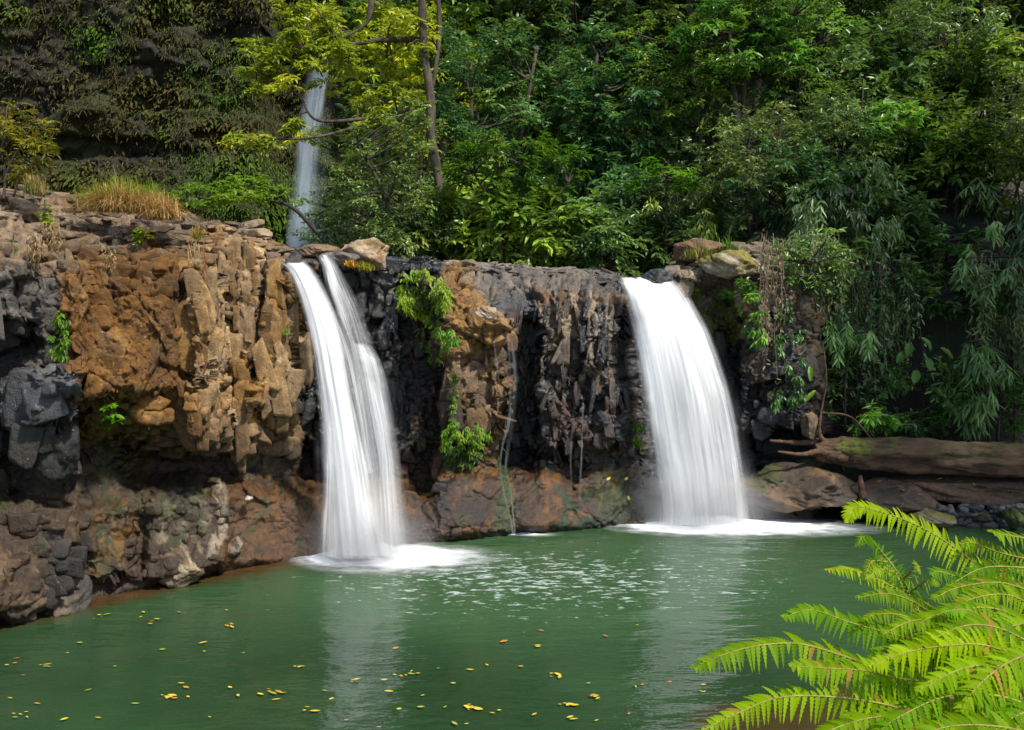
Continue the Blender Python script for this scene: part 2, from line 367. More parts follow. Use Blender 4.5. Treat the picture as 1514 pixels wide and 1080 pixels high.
    paint((.07, .033, .012), 590, 950, 680, 830, 14, w=.6); paint((.21, .09, .012), 600, 945, 690, 830, 10, .8, thr=.08, sx=28, sy=24, seed=20)
    paint((.018, .016, .015), 590, 950, 660, 790, 12, .7, thr=.16, sx=24, sy=40, seed=30, w=.6)
    paint((.018, .052, .016), 835, 900, 722, 790, 9, .95, w=.6, thr=-.2, sx=16, sy=16, seed=21); paint((.03, .07, .012), 738, 762, 655, 795, 6, .8, w=.5)
    paint((.09, .10, .01), 880, 935, 690, 780, 8, .8, thr=-.1, sx=16, sy=30, seed=22); paint((.03, .05, .02), 905, 975, 690, 780, 12, .8, w=.7)
    paint((.02, .02, .02), 950, 1100, 425, 790, 12, w=.8)
    paint((.29, .235, .16), 985, 1200, 355, 470, 9); paint(blk, 1035, 1200, 468, 760, 18, w=.6)
    paint((.12, .13, .012), 1008, 1120, 425, 500, 10, .9, thr=-.1, sx=20, sy=18, seed=23); paint((.12, .07, .03), 1100, 1210, 400, 640, 12, .6, thr=0, sx=20, sy=40, seed=24)
    paint((.06, .06, .065), 412, 500, 355, 392, 6, .9, w=.9); paint((.05, .05, .055), 912, 1000, 400, 428, 6, .9, w=.9)
    paint((.16, .16, .015), 300, 480, 560, 700, 12, .6, thr=.25, sx=16, sy=20, seed=25)
    paint((.05, .065, .010), -60, 470, 640, 860, 14, .7, thr=.16, sx=22, sy=34, seed=60); paint((.035, .05, .010), 600, 950, 650, 780, 12, .7, thr=.2, sx=18, sy=30, seed=61)
    m = (1-S)*sst(PYa-np.interp(PXa, XB, YB), -11, -3); C = C*(1-.5*m[..., None]); wet = np.maximum(wet, m*.7)
    var = (.72+.56*c1)*(.8+.4*c2)*(.85+.3*c3); C = C*((1-earthy*.6)*(var-1)+1)[..., None]
    nr = P.shape[0]
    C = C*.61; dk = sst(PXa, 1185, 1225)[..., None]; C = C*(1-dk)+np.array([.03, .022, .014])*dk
    rng = np.random.default_rng(4); VV = [P.reshape(-1, 3)]; FF = []; CC = [np.clip(C, .005, .7).reshape(-1, 3)]; WW = [np.clip(wet, 0, 1).ravel()]; n0 = nr*nc
    n1 = len(t1)
    for (x0, x1, y0, y1, cnt, wa, wb, ha, hb, dep, topz) in (
        (-60, 425, 0, 0, 520, .07, .26, .03, .085, .12, 1), (-60, 425, 350, 402, 170, .06, .2, .04, .13, .10, 0), (268, 448, 370, 650, 190, .03, .12, .08, .40, .05, 0),
        (95, 275, 380, 430, 26, .06, .18, .05, .12, .05, 0), (110, 275, 440, 640, 8, .10, .24, .10, .22, .02, 0), (-60, 92, 400, 730, 26, .08, .30, .1, .40, .05, 0), (150, 450, 590, 670, 90, .07, .2, .05, .13, .09, 0),
        (-60, 125, 735, 890, 60, .05, .22, .05, .16, .06, 0), (190, 350, 735, 860, 30, .04, .13, .04, .12, .04, 0), (452, 655, 380, 700, 240, .03, .11, .05, .22, .06, 0), (655, 748, 395, 650, 24, .08, .22, .12, .32, .03, 0),
        (752, 935, 455, 600, 62, .03, .075, .14, .34, .07, 2), (750, 935, 540, 690, 42, .04, .10, .06, .2, .07, 0), (560, 930, 0, 0, 260, .08, .28, .02, .05, .1, 1), (985, 1210, 0, 0, 90, .08, .25, .04, .1, .12, 1), (985, 1205, 400, 770, 75, .06, .26, .08, .30, .05, 0),
        (600, 950, 690, 790, 26, .04, .14, .03, .10, .04, 0)):
        for _ in range(cnt):
            x = rng.uniform(x0, x1); j = int(np.clip((x+200)/1500*899, 0, 899))
            if topz == 1: i = n1+int(rng.uniform(0, 1)*78)
            else:
                y = rng.uniform(y0, y1); i = int(np.argmin(np.abs(PYa[:n1, j]-y)))
            u = rng.random()**1.8; sx = wa+(wb-wa)*u; sz = ha+(hb-ha)*u
            V, Fq = chunk(rng, sx, dep*rng.uniform(.7, 1.4)*(1.3 if topz == 1 else 1), sz, 4 if max(sx, sz) > .17 else 3, boxy=topz != 1)
            c = P[i, j]+np.array([0, dep*(.2 if topz == 1 else .1), -.2*sz]); V = V+c
            dd = V[:, 1]*CP-(V[:, 2]-H_CAM)*SP; qx = V[:, 0]/dd*F_PX+757; qy = 540-F_PX*((V[:, 1]*SP+(V[:, 2]-H_CAM)*CP)/dd)
            jj = np.clip(((qx+200)/1500*899).astype(int), 0, 899)
            ii = np.clip((i+(PYa[i, j]-qy)/max(.4, abs(PYa[i, j]-PYa[max(i-12, 0), j])/12)).astype(int), 0, n1+78)
            br = rng.uniform(.72, 1.3) if topz != 2 else float(rng.choice([.25, .5, .9, 1.1, 1.35])); VV.append(V); FF.append(Fq+n0); n0 += len(V); kk = rng.uniform(.25, .8); oj = int(np.clip(j+rng.normal(0, 9), 0, 899)); CC.append(np.clip((C[ii, jj]*(1-kk)+C[i, oj]*kk)*br, .005, .7)); WW.append(np.clip(wet[ii, jj]*(1-kk)+wet[i, oj]*kk, 0, 1))
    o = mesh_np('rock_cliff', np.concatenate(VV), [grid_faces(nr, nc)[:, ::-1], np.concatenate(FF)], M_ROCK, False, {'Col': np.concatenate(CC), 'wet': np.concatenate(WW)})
    tag(o, kind='structure'); return P, D
CLIFF, CLIFF_D = build_cliff()
def cliff_depth(px, py):
    """depth of the cliff surface under a point of the wall"""
    j = np.clip(((np.asarray(px, float)+200)/1500*899).astype(int), 0, 899)
    yb = np.interp(px, XB, YB); yl = np.interp(px, XL, YL)
    i = np.clip((((np.asarray(py, float)-yb)/(yl-yb)+.06)/1.06*329).astype(int), 0, 329)
    w = CLIFF[i, j]; return w[..., 1]*CP-(w[..., 2]-H_CAM)*SP
def on_cliff(px, py, out=0.0): return at(px, py, cliff_depth(px, py)-out)

# ================================================================= TERRAIN
def tz(x, y):
    x = np.asarray(x, float); y = np.asarray(y, float)
    valley = 3.85+.015*(y-16)+.0*x
    yb = 15.7+.25*np.sin(x*1.1)
    bank = .35+4.4*sst(y, yb, yb+2.2)+.62*np.clip(y-yb-1.6, 0, 99)*sst(x, 2, 9)
    right = sst(x-.12*(y-16), 3.4, 5.0)
    z = valley*(1-right)+np.maximum(bank, np.where(y > yb+2, valley, 0))*right
    z = z+.5*np.clip(x-14, 0, 60)*sst(y, 12, 20)
    z = z+.25*np.clip(y-26, 0, 50)*sst(x, 0, 6)
    return z+.18*fbm(x*.8, y*.8, 301, 4)*sst(y, 15, 17)
def build_ground():
    ys_ = np.concatenate([np.linspace(14.2, 20, 90), np.linspace(20.3, 75, 90)]); xs = np.linspace(-70, 75, 420)
    X, Y = np.meshgrid(xs, ys_); Z = tz(X, Y)
    front = sst(Y, 14.2, 15.2); kx = sst(X, 4.6, 5.6); Z = kx*(Z*front-.5*(1-front))+(1-kx)*(Z-6*(1-sst(Y, 15.8, 18)))
    m = simple_mat('forest_soil', (.007, .006, .004), (.020, .015, .009), 1.5, .9, .9, bscale=5, cc=(.018, .028, .008), cthr=.5)
    o = mesh_np('hillside', np.stack([X, Y, Z], -1).reshape(-1, 3), grid_faces(len(ys_), 420), m, True)
    tag(o, kind='structure')
    # near bank under the photographer
    xs = np.linspace(-14, 14, 90); ys_ = np.linspace(-6, 7.5, 60); X, Y = np.meshgrid(xs, ys_)
    edge = 5.2+.9*sst(X, .5, 3.5)-.8*sst(-X, 1, 8)+.4*fbm(X*.5, Y*0, 302, 3)
    Z = np.clip((edge-Y)*.62, -.6, 2.0)+.12*fbm(X*1.2, Y*1.2, 303, 4)
    tag(mesh_np('bank', np.stack([X, Y, Z], -1).reshape(-1, 3), grid_faces(60, 90), m, True), kind='structure')
build_ground()

# ================================================================= WATER
def build_water():
    xs = np.linspace(-16, 16, 260); ys_ = np.linspace(-7, 17, 220); X, Y = np.meshgrid(xs, ys_)
    # how shallow: near the foot of the cliff and near the close bank
    pxs = np.linspace(-200, 1300, 60); foot = on_z(pxs, np.interp(pxs, XB, YB))
    d = np.full(X.shape, 9.0)
    for k in range(len(foot)-1):
        a = foot[k, :2]; b = foot[k+1, :2]; ab = b-a
        t = np.clip(((X-a[0])*ab[0]+(Y-a[1])*ab[1])/(ab@ab), 0, 1)
        d = np.minimum(d, np.hypot(X-a[0]-t*ab[0], Y-a[1]-t*ab[1]))
    left = 1-sst(X, -3.5, -1.5)
    sh = left*(1-sst(d+.15*fbm(X*1.5, Y*1.5, 310, 3), .05, .6))*.9
    sh = np.maximum(sh, .6*(1-sst(np.hypot((X-2.6)/1.3, (Y-7.3)/.75)+.2*fbm(X*2, Y*2, 311, 3), .5, 1.1)))
    fo = np.exp(-(((X+1.7)/2.2)**2+((Y-11.3)/1.9)**2))*.9+np.exp(-(((X-2.5)/3.6)**2+((Y-11.6)/2.6)**2))*1.0+np.exp(-(((X-.6)/2.6)**2+((Y-11.3)/1.8)**2))*.8
    m, nt, out = new_mat('pool_water')
    s = attr(nt, 'shallow'); f = attr(nt, 'foam')
    big = noise(nt, .35, 3, .5)
    c = mixc(nt, rng_(nt, big, .35, .65, 0, 1), (.009, .027, .010), (.026, .062, .023))
    c = mixc(nt, rng_(nt, f, 0, 1.1, 0, .75), c, (.048, .105, .042))      # aerated water below the falls
    c = mixc(nt, s, c, (.07, .03, .010))
    fl = noise(nt, 6.5, 5, .62, stretch=(.55, 1.5, 1), dist=.4); fl2 = noise(nt, 19, 3, .6, stretch=(.5, 1.4, 1))
    th = mth(nt, 'ADD', mth(nt, 'MULTIPLY', fl, .62), mth(nt, 'MULTIPLY', fl2, .38))
    lim = mth(nt, 'SUBTRACT', .74, mth(nt, 'MULTIPLY', f, .125))
    fm = rng_(nt, mth(nt, 'SUBTRACT', th, lim), 0, .06, 0, .6)
    c = mixc(nt, fm, c, (.62, .70, .66))
    p = N(nt, 'ShaderNodeBsdfPrincipled', Roughness=.06, IOR=1.45); nt.links.new(c, p.inputs['Base Color'])
    nt.links.new(mth(nt, 'ADD', .07, mth(nt, 'MULTIPLY', fm, .5)), p.inputs['Roughness'])
    h = mth(nt, 'ADD', noise(nt, 2.2, 3, .5, stretch=(.6, 1.5, 1)), mth(nt, 'MULTIPLY', noise(nt, 7, 3, .55, stretch=(.5, 1.6, 1)), .4))
    b = N(nt, 'ShaderNodeBump', Strength=.62, Distance=.05); nt.links.new(h, b.inputs['Height']); nt.links.new(b.outputs[0], p.inputs['Normal'])
    nt.links.new(p.outputs[0], out.inputs[0])
    Z = .008*fbm(X*1.6, Y*2.6, 312, 3)
    o = mesh_np('water', np.stack([X, Y, Z], -1).reshape(-1, 3), grid_faces(220, 260), m, True, {'shallow': sh.ravel(), 'foam': fo.ravel()})
    tag(o, kind='structure')
build_water()

# ================================================================= WATERFALLS
def fall_mat(name, col, su=26, lo=.34, hi=.62, base=.0, sv=.7):
    m, nt, out = new_mat(name)
    tc = nt.nodes.new('ShaderNodeTexCoord'); a = attr(nt, 'op')
    n1 = noise(nt, 1, 4, .6, vec=tc.outputs['UV'], stretch=(su, sv, 1)); n2 = noise(nt, 1, 3, .6, vec=tc.outputs['UV'], stretch=(su*.3, sv*.5, 1))
    n = mth(nt, 'ADD', mth(nt, 'MULTIPLY', n1, .55), mth(nt, 'MULTIPLY', n2, .45))
    k = rng_(nt, n, lo, hi, base, 1.0)
    # op>=1 solid; lower values open the streaks up
    al = mth(nt, 'MULTIPLY', a, mth(nt, 'ADD', mth(nt, 'MULTIPLY', k, mth(nt, 'SUBTRACT', 1.25, mth(nt, 'MULTIPLY', a, .25))), mth(nt, 'MULTIPLY', a, .5)), clamp=True)
    d = N(nt, 'ShaderNodeBsdfDiffuse'); nt.links.new(mixc(nt, rng_(nt, n1, .3, .7, 0, 1), [c*.86 for c in col], col), d.inputs[0])
    tl = N(nt, 'ShaderNodeBsdfTranslucent'); tl.inputs[0].default_value = (*col, 1)
    m1 = nt.nodes.new('ShaderNodeMixShader'); m1.inputs[0].default_value = .3; nt.links.new(d.outputs[0], m1.inputs[1]); nt.links.new(tl.outputs[0], m1.inputs[2])
    t = nt.nodes.new('ShaderNodeBsdfTransparent'); m2 = nt.nodes.new('ShaderNodeMixShader')
    nt.links.new(al, m2.inputs[0]); nt.links.new(t.outputs[0], m2.inputs[1]); nt.links.new(m1.outputs[0], m2.inputs[2])
    nt.links.new(m2.outputs[0], out.inputs[0]); return m
M_FALL = fall_mat('white_water', (.97, .975, .98), su=20, lo=.30, hi=.58); M_FALLF = fall_mat('far_hazy_water', (.55, .64, .74), 7, sv=.25, lo=.2, hi=.7)  # far fall: bluish shade and haze are put into its colour
def sheet(name, rows, parent, mat=None, n=90, nu=48, bulge=.12, edge=.16, seed=0, op=1.0, world_rows=None):
    """rows: (y, xl, xr, depth, opacity) from lip to foot -> a curved curtain of water"""
    r = curve_pts(np.array(rows, float), n); u = np.linspace(0, 1, nu)
    px = r[:, 1:2]+(r[:, 2:3]-r[:, 1:2])*u; py = r[:, 0:1]+0*u
    wid = np.abs(r[:, 2:3]-r[:, 1:2])/F_PX*r[:, 3:4]
    d = r[:, 3:4]-bulge*np.minimum(wid, 1.5)*np.sin(np.pi*u)-.02*fbm(u*9+seed, np.linspace(0, 2, n)[:, None]+0*u, 400+seed, 3)
    vv = np.linspace(0, 1, n)[:, None]; ed = edge*(1+.9*fbm(vv*6+seed*2+0*u, np.where(u > .5, 5.0, 0)+0*vv, 450+seed, 4)); e = np.clip(np.minimum(u, 1-u)/ed, 0, 1)**1.1
    jag = .5+.5*fbm(u*14+seed*3, np.linspace(0, 1.5, n)[:, None]+0*u, 410+seed, 3)
    o = op*np.clip(r[:, 4:5], 0, 1)*(e*(.75+.5*jag)).clip(0, 1)
    tv = np.linspace(0, 1, n)[:, None]; wob = fbm(u*7+seed*5, tv*0, 430+seed, 3)
    o = o*np.clip((tv-.015)/.05-wob*1.5+.4, 0, 1)
    o = o*(1-.35*sst(fbm(u*10+seed*2, tv*1.2+0*u, 440+seed, 4), .1, .45)*sst(tv, .15, .5))
    P = at(px, py, d)
    arc = np.concatenate([[0], np.cumsum(np.linalg.norm(np.diff(P[:, nu//2], axis=0), axis=1))])
    uv = np.stack([(u*wid.mean())+seed*3.1+0*arc[:, None], arc[:, None]*.8+0*u+seed], -1)
    return mesh_np(name, P.reshape(-1, 3), grid_faces(n, nu), mat or M_FALL, True, {'op': o.ravel()}, uv.reshape(-1, 2), parent=parent)
def foam_mat():
    m, nt, out = new_mat('foam'); a = attr(nt, 'op')
    n = noise(nt, 5, 5, .6, stretch=(.5, 1.3, 1)); al = mth(nt, 'MULTIPLY', a, mth(nt, 'ADD', rng_(nt, n, .35, .6, 0, 1.0), a), clamp=True)
    d = N(nt, 'ShaderNodeBsdfDiffuse'); d.inputs[0].default_value = (.92, .94, .95, 1); t = nt.nodes.new('ShaderNodeBsdfTransparent')
    m2 = nt.nodes.new('ShaderNodeMixShader'); nt.links.new(al, m2.inputs[0]); nt.links.new(t.outputs[0], m2.inputs[1]); nt.links.new(d.outputs[0], m2.inputs[2])
    nt.links.new(m2.outputs[0], out.inputs[0]); return m
M_FOAM = foam_mat()
def foam(px, py, rx, ry, parent, h=.10, off=(0, 0), k=1.0):
    """low mound of froth on the pool, thinning outwards"""
    c = on_z(px, py); nr, na = 36, 72; r = np.linspace(0, 1, nr)[:, None]; th = np.linspace(0, 2*np.pi, na)[None]
    X = c[0]+off[0]*r**2+rx*r*np.cos(th); Y = c[1]+off[1]*r**2+ry*r*np.sin(th)
    Z = .016+h*np.exp(-(r/.33)**2)*(1+.4*fbm(X*6, Y*6, 420, 3))+0*th
    op = k*np.clip(1.15*np.exp(-(r/.52)**2.2)*(1+.5*fbm(X*3, Y*5, 421, 4)), 0, 1)*(1-sst(r, .85, 1))
    mesh_np('foam', np.stack([X, Y, Z], -1).reshape(-1, 3), grid_faces(nr, na), M_FOAM, True, {'op': (op+0*th).ravel()}, parent=parent)
def wf(label):
    t = empty('waterfall', (0, 0, 0)); tag(t, label, 'waterfall'); return t
w = wf('silky white twin-strand waterfall dropping past the ochre rock on the left')
sheet('main_stream', [(384, 408, 448, 12.9, .7), (400, 424, 466, 12.55, .9), (440, 441, 488, 12.35, 1), (500, 456, 508, 12.22, 1), (560, 465, 520, 12.15, .95), (620, 471, 534, 12.12, .85), (700, 474, 552, 12.1, .75), (770, 474, 566, 12.12, .65), (826, 474, 580, 12.15, .6)], w, seed=1, nu=60, edge=.28)
sheet('main_stream', [(400, 430, 460, 12.62, .5), (500, 464, 504, 12.32, .8), (620, 478, 526, 12.22, .9), (700, 484, 538, 12.2, .85), (824, 490, 560, 12.25, .8)], w, seed=2, edge=.3)
sheet('thin_strand', [(600, 478, 500, 12.05, .0), (650, 476, 502, 12.02, .5), (730, 476, 500, 12.0, .45), (824, 470, 498, 12.0, .4)], w, seed=21, nu=24, edge=.45)
sheet('side_stream', [(377, 466, 492, 13.1, .55), (392, 474, 500, 12.9, .8), (430, 482, 522, 12.78, .5), (470, 494, 540, 12.66, .32), (520, 506, 556, 12.6, .25), (570, 512, 570, 12.55, .3), (640, 520, 586, 12.5, .3), (720, 526, 598, 12.45, .28), (815, 530, 612, 12.4, .3)], w, seed=3, edge=.4)
sheet('thin_strand', [(384, 478, 490, 12.95, .5), (430, 487, 500, 12.7, .6), (480, 503, 518, 12.55, .65), (540, 520, 536, 12.45, .5), (620, 534, 548, 12.4, .4), (820, 556, 574, 12.3, .3)], w, seed=22, nu=20, edge=.45)
sheet('side_stream', [(506, 516, 540, 12.52, .1), (518, 516, 556, 12.48, .7), (560, 522, 572, 12.38, .6), (620, 532, 584, 12.33, .45), (700, 544, 596, 12.3, .4), (818, 550, 610, 12.28, .4)], w, seed=4, edge=.35)
sheet('side_stream', [(556, 528, 545, 12.4, .1), (580, 532, 566, 12.34, .45), (660, 548, 582, 12.26, .4), (740, 556, 586, 12.22, .35), (820, 558, 594, 12.2, .3)], w, seed=23, edge=.4)
sheet('spray', [(620, 462, 510, 12.0, .02), (700, 462, 560, 12.0, .14), (822, 460, 614, 12.0, .32)], w, seed=5, edge=.45)
sheet('thin_strand', [(420, 464, 474, 12.7, .1), (460, 484, 496, 12.5, .4), (520, 506, 522, 12.4, .45), (600, 522, 540, 12.3, .4), (700, 540, 556, 12.25, .3)], w, seed=26, nu=20, edge=.45)
foam(548, 824, 1.7, .85, w, .16, (.5, -.1), 2.0)
w = wf('broad white waterfall curving off the ledge at the right')
sheet('main_stream', [(410, 912, 992, 15.2, .7), (418, 916, 1004, 14.9, 1), (440, 922, 1022, 14.6, 1), (480, 931, 1046, 14.4, .95), (520, 938, 1062, 14.3, .85), (580, 946, 1082, 14.2, .7), (640, 954, 1094, 14.15, .6), (700, 962, 1104, 14.12, .55), (776, 970, 1112, 14.1, .55)], w, seed=7, nu=90, edge=.2)
sheet('main_stream', [(424, 925, 1000, 14.95, .7), (480, 940, 1036, 14.6, .8), (580, 955, 1062, 14.45, .5), (680, 970, 1088, 14.4, .4), (774, 980, 1100, 14.38, .45)], w, seed=8, edge=.25)
sheet('thick_strand', [(420, 920, 950, 14.85, .4), (480, 936, 972, 14.5, .8), (580, 954, 1000, 14.32, .8), (680, 968, 1020, 14.26, .7), (774, 984, 1032, 14.22, .65)], w, seed=24, nu=36, edge=.4)
sheet('thick_strand', [(440, 1000, 1022, 14.6, .4), (500, 1024, 1052, 14.35, .6), (600, 1056, 1084, 14.2, .6), (700, 1076, 1100, 14.14, .6), (774, 1082, 1110, 14.1, .6)], w, seed=25, nu=30, edge=.45)
sheet('spray', [(480, 926, 1064, 14.05, .02), (620, 942, 1104, 14.0, .12), (700, 948, 1120, 13.98, .18), (777, 950, 1134, 13.95, .35)], w, seed=9, edge=.45)
foam(1055, 780, 2.5, .72, w, .16, (.6, -.05), 2.0)
w = wf('thin trickle of water down the dark wet rock in the middle')
sheet('trickle', [(478, 744, 750, 13.6, .060), (500, 748, 754, 13.5, .180), (560, 752, 757, 13.45, .072), (620, 750, 756, 13.42, .132), (655, 742, 747, 13.4, .060)], w, seed=10, nu=10, bulge=.02, edge=.45)
sheet('trickle', [(500, 752, 760, 13.55, .060), (560, 758, 766, 13.5, .096), (620, 752, 762, 13.46, .036), (680, 746, 752, 13.4, .084), (700, 744, 748, 13.4, .030)], w, seed=16, nu=10, bulge=.02, edge=.45)
sheet('trickle', [(646, 744, 748, 13.4, .060), (675, 738, 742, 13.38, .180), (700, 738, 743, 13.36, .132), (730, 744, 748, 13.3, .180), (760, 751, 755, 13.28, .204), (791, 756, 762, 13.22, .240)], w, seed=17, nu=10, bulge=.02, edge=.45)
sheet('trickle', [(650, 750, 753, 13.4, .060), (690, 746, 749, 13.38, .150), (720, 752, 756, 13.3, .060), (760, 757, 760, 13.25, .150), (788, 760, 763, 13.2, .120)], w, seed=18, nu=8, bulge=.02, edge=.45)
sheet('trickle', [(498, 728, 732, 13.1, .030), (540, 732, 737, 13.05, .084), (600, 741, 745, 13.0, .018)], w, seed=11, nu=12, n=30, edge=.4)
foam(775, 792, .5, .16, w, .03, (.2, 0), .6)
w = wf('pair of faint water threads left of the right waterfall')
sheet('thread', [(600, 846, 850, 13.55, .012), (660, 842, 846, 13.5, .084), (735, 842, 847, 13.45, .048)], w, seed=12, nu=8, n=30, edge=.5)
sheet('thread', [(590, 860, 864, 13.55, .018), (660, 858, 862, 13.5, .120), (740, 854, 860, 13.45, .060)], w, seed=13, nu=8, n=30, edge=.5)
w = wf('tall narrow far waterfall seen behind the trees at left')
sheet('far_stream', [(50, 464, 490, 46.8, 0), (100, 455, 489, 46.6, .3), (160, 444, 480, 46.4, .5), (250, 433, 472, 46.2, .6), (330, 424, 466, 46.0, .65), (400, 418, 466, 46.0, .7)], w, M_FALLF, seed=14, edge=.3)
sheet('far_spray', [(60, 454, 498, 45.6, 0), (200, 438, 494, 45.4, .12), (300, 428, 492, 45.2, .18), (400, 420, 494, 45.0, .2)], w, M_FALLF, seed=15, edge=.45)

def mist(px, d, rx, ry, rz, dens, label):
    import bmesh
    bm = bmesh.new(); bmesh.ops.create_icosphere(bm, subdivisions=3, radius=1); me = bpy.data.meshes.new('mist'); bm.to_mesh(me); bm.free()
    m, nt, out = new_mat('mist'); tc = nt.nodes.new('ShaderNodeTexCoord'); ln = nt.nodes.new('ShaderNodeVectorMath'); ln.operation = 'LENGTH'; nt.links.new(tc.outputs['Object'], ln.inputs[0])
    f = rng_(nt, ln.outputs['Value'], .15, 1.0, 1, 0); f = mth(nt, 'MULTIPLY', f, f); k = mth(nt, 'MULTIPLY', mth(nt, 'MULTIPLY', f, dens), rng_(nt, noise(nt, 2.2, 2, .5), .3, .7, .5, 1.4))
    v = N(nt, 'ShaderNodeVolumePrincipled'); v.inputs['Color'].default_value = (1, 1, 1, 1); nt.links.new(k, v.inputs['Density']); nt.links.new(v.outputs[0], out.inputs['Volume'])
    me.materials.append(m); o = bpy.data.objects.new('mist', me); COL.objects.link(o); p = on_z(px, 800); p = at(px, 700, d); o.location = (p[0], p[1], rz*.45+.02); o.scale = (rx, ry, rz)
    tag(o, label, 'mist', kind='stuff')
mist(545, 12.0, 1.15, .8, .75, 1.6, 'white spray hanging at the foot of the left waterfall')
mist(1045, 13.9, 1.5, .8, .8, 1.6, 'white spray hanging at the foot of the right waterfall')

# ================================================================= FAR CLIFF
def build_far_cliff():
    nc, nr = 620, 300; px = np.linspace(-420, 1560, nc)[None]; py = np.linspace(430, -420, nr)[:, None]
    D = 48+1.5*fbm(px/160+0*py, py/160+0*px, 501, 3)+(430-py)*.004+0*px
    D = D+.9*box(px+0*py+30*fbm(px/90, py/50, 503, 3), py+0*px+8*fbm(px/50, py/50, 502, 3), 20, 260, 205, 232, 4)-.5*box(px+0*py, py+0*px, -200, 180, 60, 195, 20)+3*box(px+0*py, py+0*px, 400, 520, -400, 430, 30)
    P = at(px+0*D, py+0*D, D)
    a = P[..., 0]; b = P[..., 2]
    f1, c1, _ = facets(a*.5, b*.8, 510); f2, c2, _ = facets(a*1.6, b*2.4, 511)
    P[..., 1] -= .9*f1+.4*f2+.3*fbm(a, b, 512, 5)
    C = np.ones(P.shape)*np.array([.020, .018, .010])*(.5+.8*c1[..., None])  # dark mossy rock; the low colour also carries the cliff's shade
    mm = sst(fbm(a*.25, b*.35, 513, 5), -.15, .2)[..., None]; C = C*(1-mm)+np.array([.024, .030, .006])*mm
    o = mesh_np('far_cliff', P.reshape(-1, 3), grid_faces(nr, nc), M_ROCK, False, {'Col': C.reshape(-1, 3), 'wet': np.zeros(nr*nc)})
    tag(o, kind='structure')
    # grass and small plants clinging to it
    n = 320000; ii = RNG.integers(0, nr-1, n); jj = RNG.integers(0, nc-1, n); p = P[ii, jj]+RNG.normal(0, .12, (n, 3))
    PXn = px[0, jj]; PYn = py[ii, 0]
    keep = (fbm(p[:, 0]*.3, p[:, 2]*.3, 514, 4)+.35*fbm(p[:, 0]*1.5, p[:, 2]*1.5, 515, 2) > -.42)
    for (x0, x1, y0, y1) in ((-20, 95, 40, 175), (20, 235, 196, 245), (120, 200, 0, 45), (0, 60, 240, 290), (260, 400, 15, 60), (190, 240, 120, 180), (90, 150, 90, 130)):
        keep &= ~((box(PXn, PYn, x0, x1, y0, y1, 25) > .5) & (RNG.random(n) < .62))
    p = p[keep]; n = len(p); PXn = PXn[keep]
    D_ = np.stack([RNG.normal(0, .5, n), -.6+RNG.normal(0, .3, n), RNG.normal(-.35, .5, n)], -1)
    U_ = np.stack([RNG.normal(0, .4, n), -.5+0*PXn, .8+0*PXn], -1)
    V, Fq = leaves(p, D_, U_, RNG.uniform(.5, 1.3, n)*np.where(fbm(p[:, 0]*.4, p[:, 2]*.4, 518, 3) > .05, .38, .28), RNG.uniform(.04, .10, n)*np.where(fbm(p[:, 0]*.4, p[:, 2]*.4, 518, 3) > .05, 1.9, .8), droop=.3)
    tn = np.clip(.34+.75*fbm(p[:, 0]*.3, p[:, 2]*.4, 516, 4)+.25*sst(PXn, 230, 330)+RNG.normal(0, .16, n), 0, .99)
    m, nt, out = new_mat('cliff_grass'); t = attr(nt, 'tint')
    cr = nt.nodes.new('ShaderNodeValToRGB'); nt.links.new(t, cr.inputs[0]); e = cr.color_ramp.elements
    e[0].position = .0; e[0].color = (.065, .05, .016, 1); e[1].position = .95; e[1].color = (.065, .14, .008, 1)
    k = e.new(.35); k.color = (.06, .055, .012, 1); k = e.new(.6); k.color = (.055, .085, .010, 1)
    pb = N(nt, 'ShaderNodeBsdfPrincipled', Roughness=.8); pb.inputs['Specular IOR Level'].default_value = .15; nt.links.new(cr.outputs[0], pb.inputs['Base Color']); nt.links.new(pb.outputs[0], out.inputs[0])
    o = mesh_np('cliff_grass', V, Fq, m, False, {'tint': np.repeat(tn, 6)})
    tag(o, 'brown and green grasses covering the dark far cliff', 'grass', kind='stuff')
build_far_cliff()

# ================================================================= FOLIAGE
M_LEAF = leaf_mat('glossy_leaves', (.042, .094, .030), (.200, .305, .085), (.36, .28, .08), .30, .33)
M_LEAFY = leaf_mat('yellow_green_leaves', (.17, .24, .022), (.48, .52, .060), (.55, .34, .04), .38, .38)
M_LEAFD = leaf_mat('grey_green_leaves', (.07, .115, .035), (.20, .28, .09), (.32, .25, .11), .26, .36)
M_LIME = leaf_mat('lime_leaves', (.12, .24, .012), (.28, .38, .015), (.40, .20, .02), .4, .45)
M_BARK = simple_mat('bark', (.025, .018, .012), (.11, .085, .06), 7, .9, .9, stretch=(1, 1, .3), bscale=16)
M_BARKD = simple_mat('dark_bark', (.018, .014, .010), (.05, .038, .026), 7, .9, .8, stretch=(1, 1, .3), bscale=16)

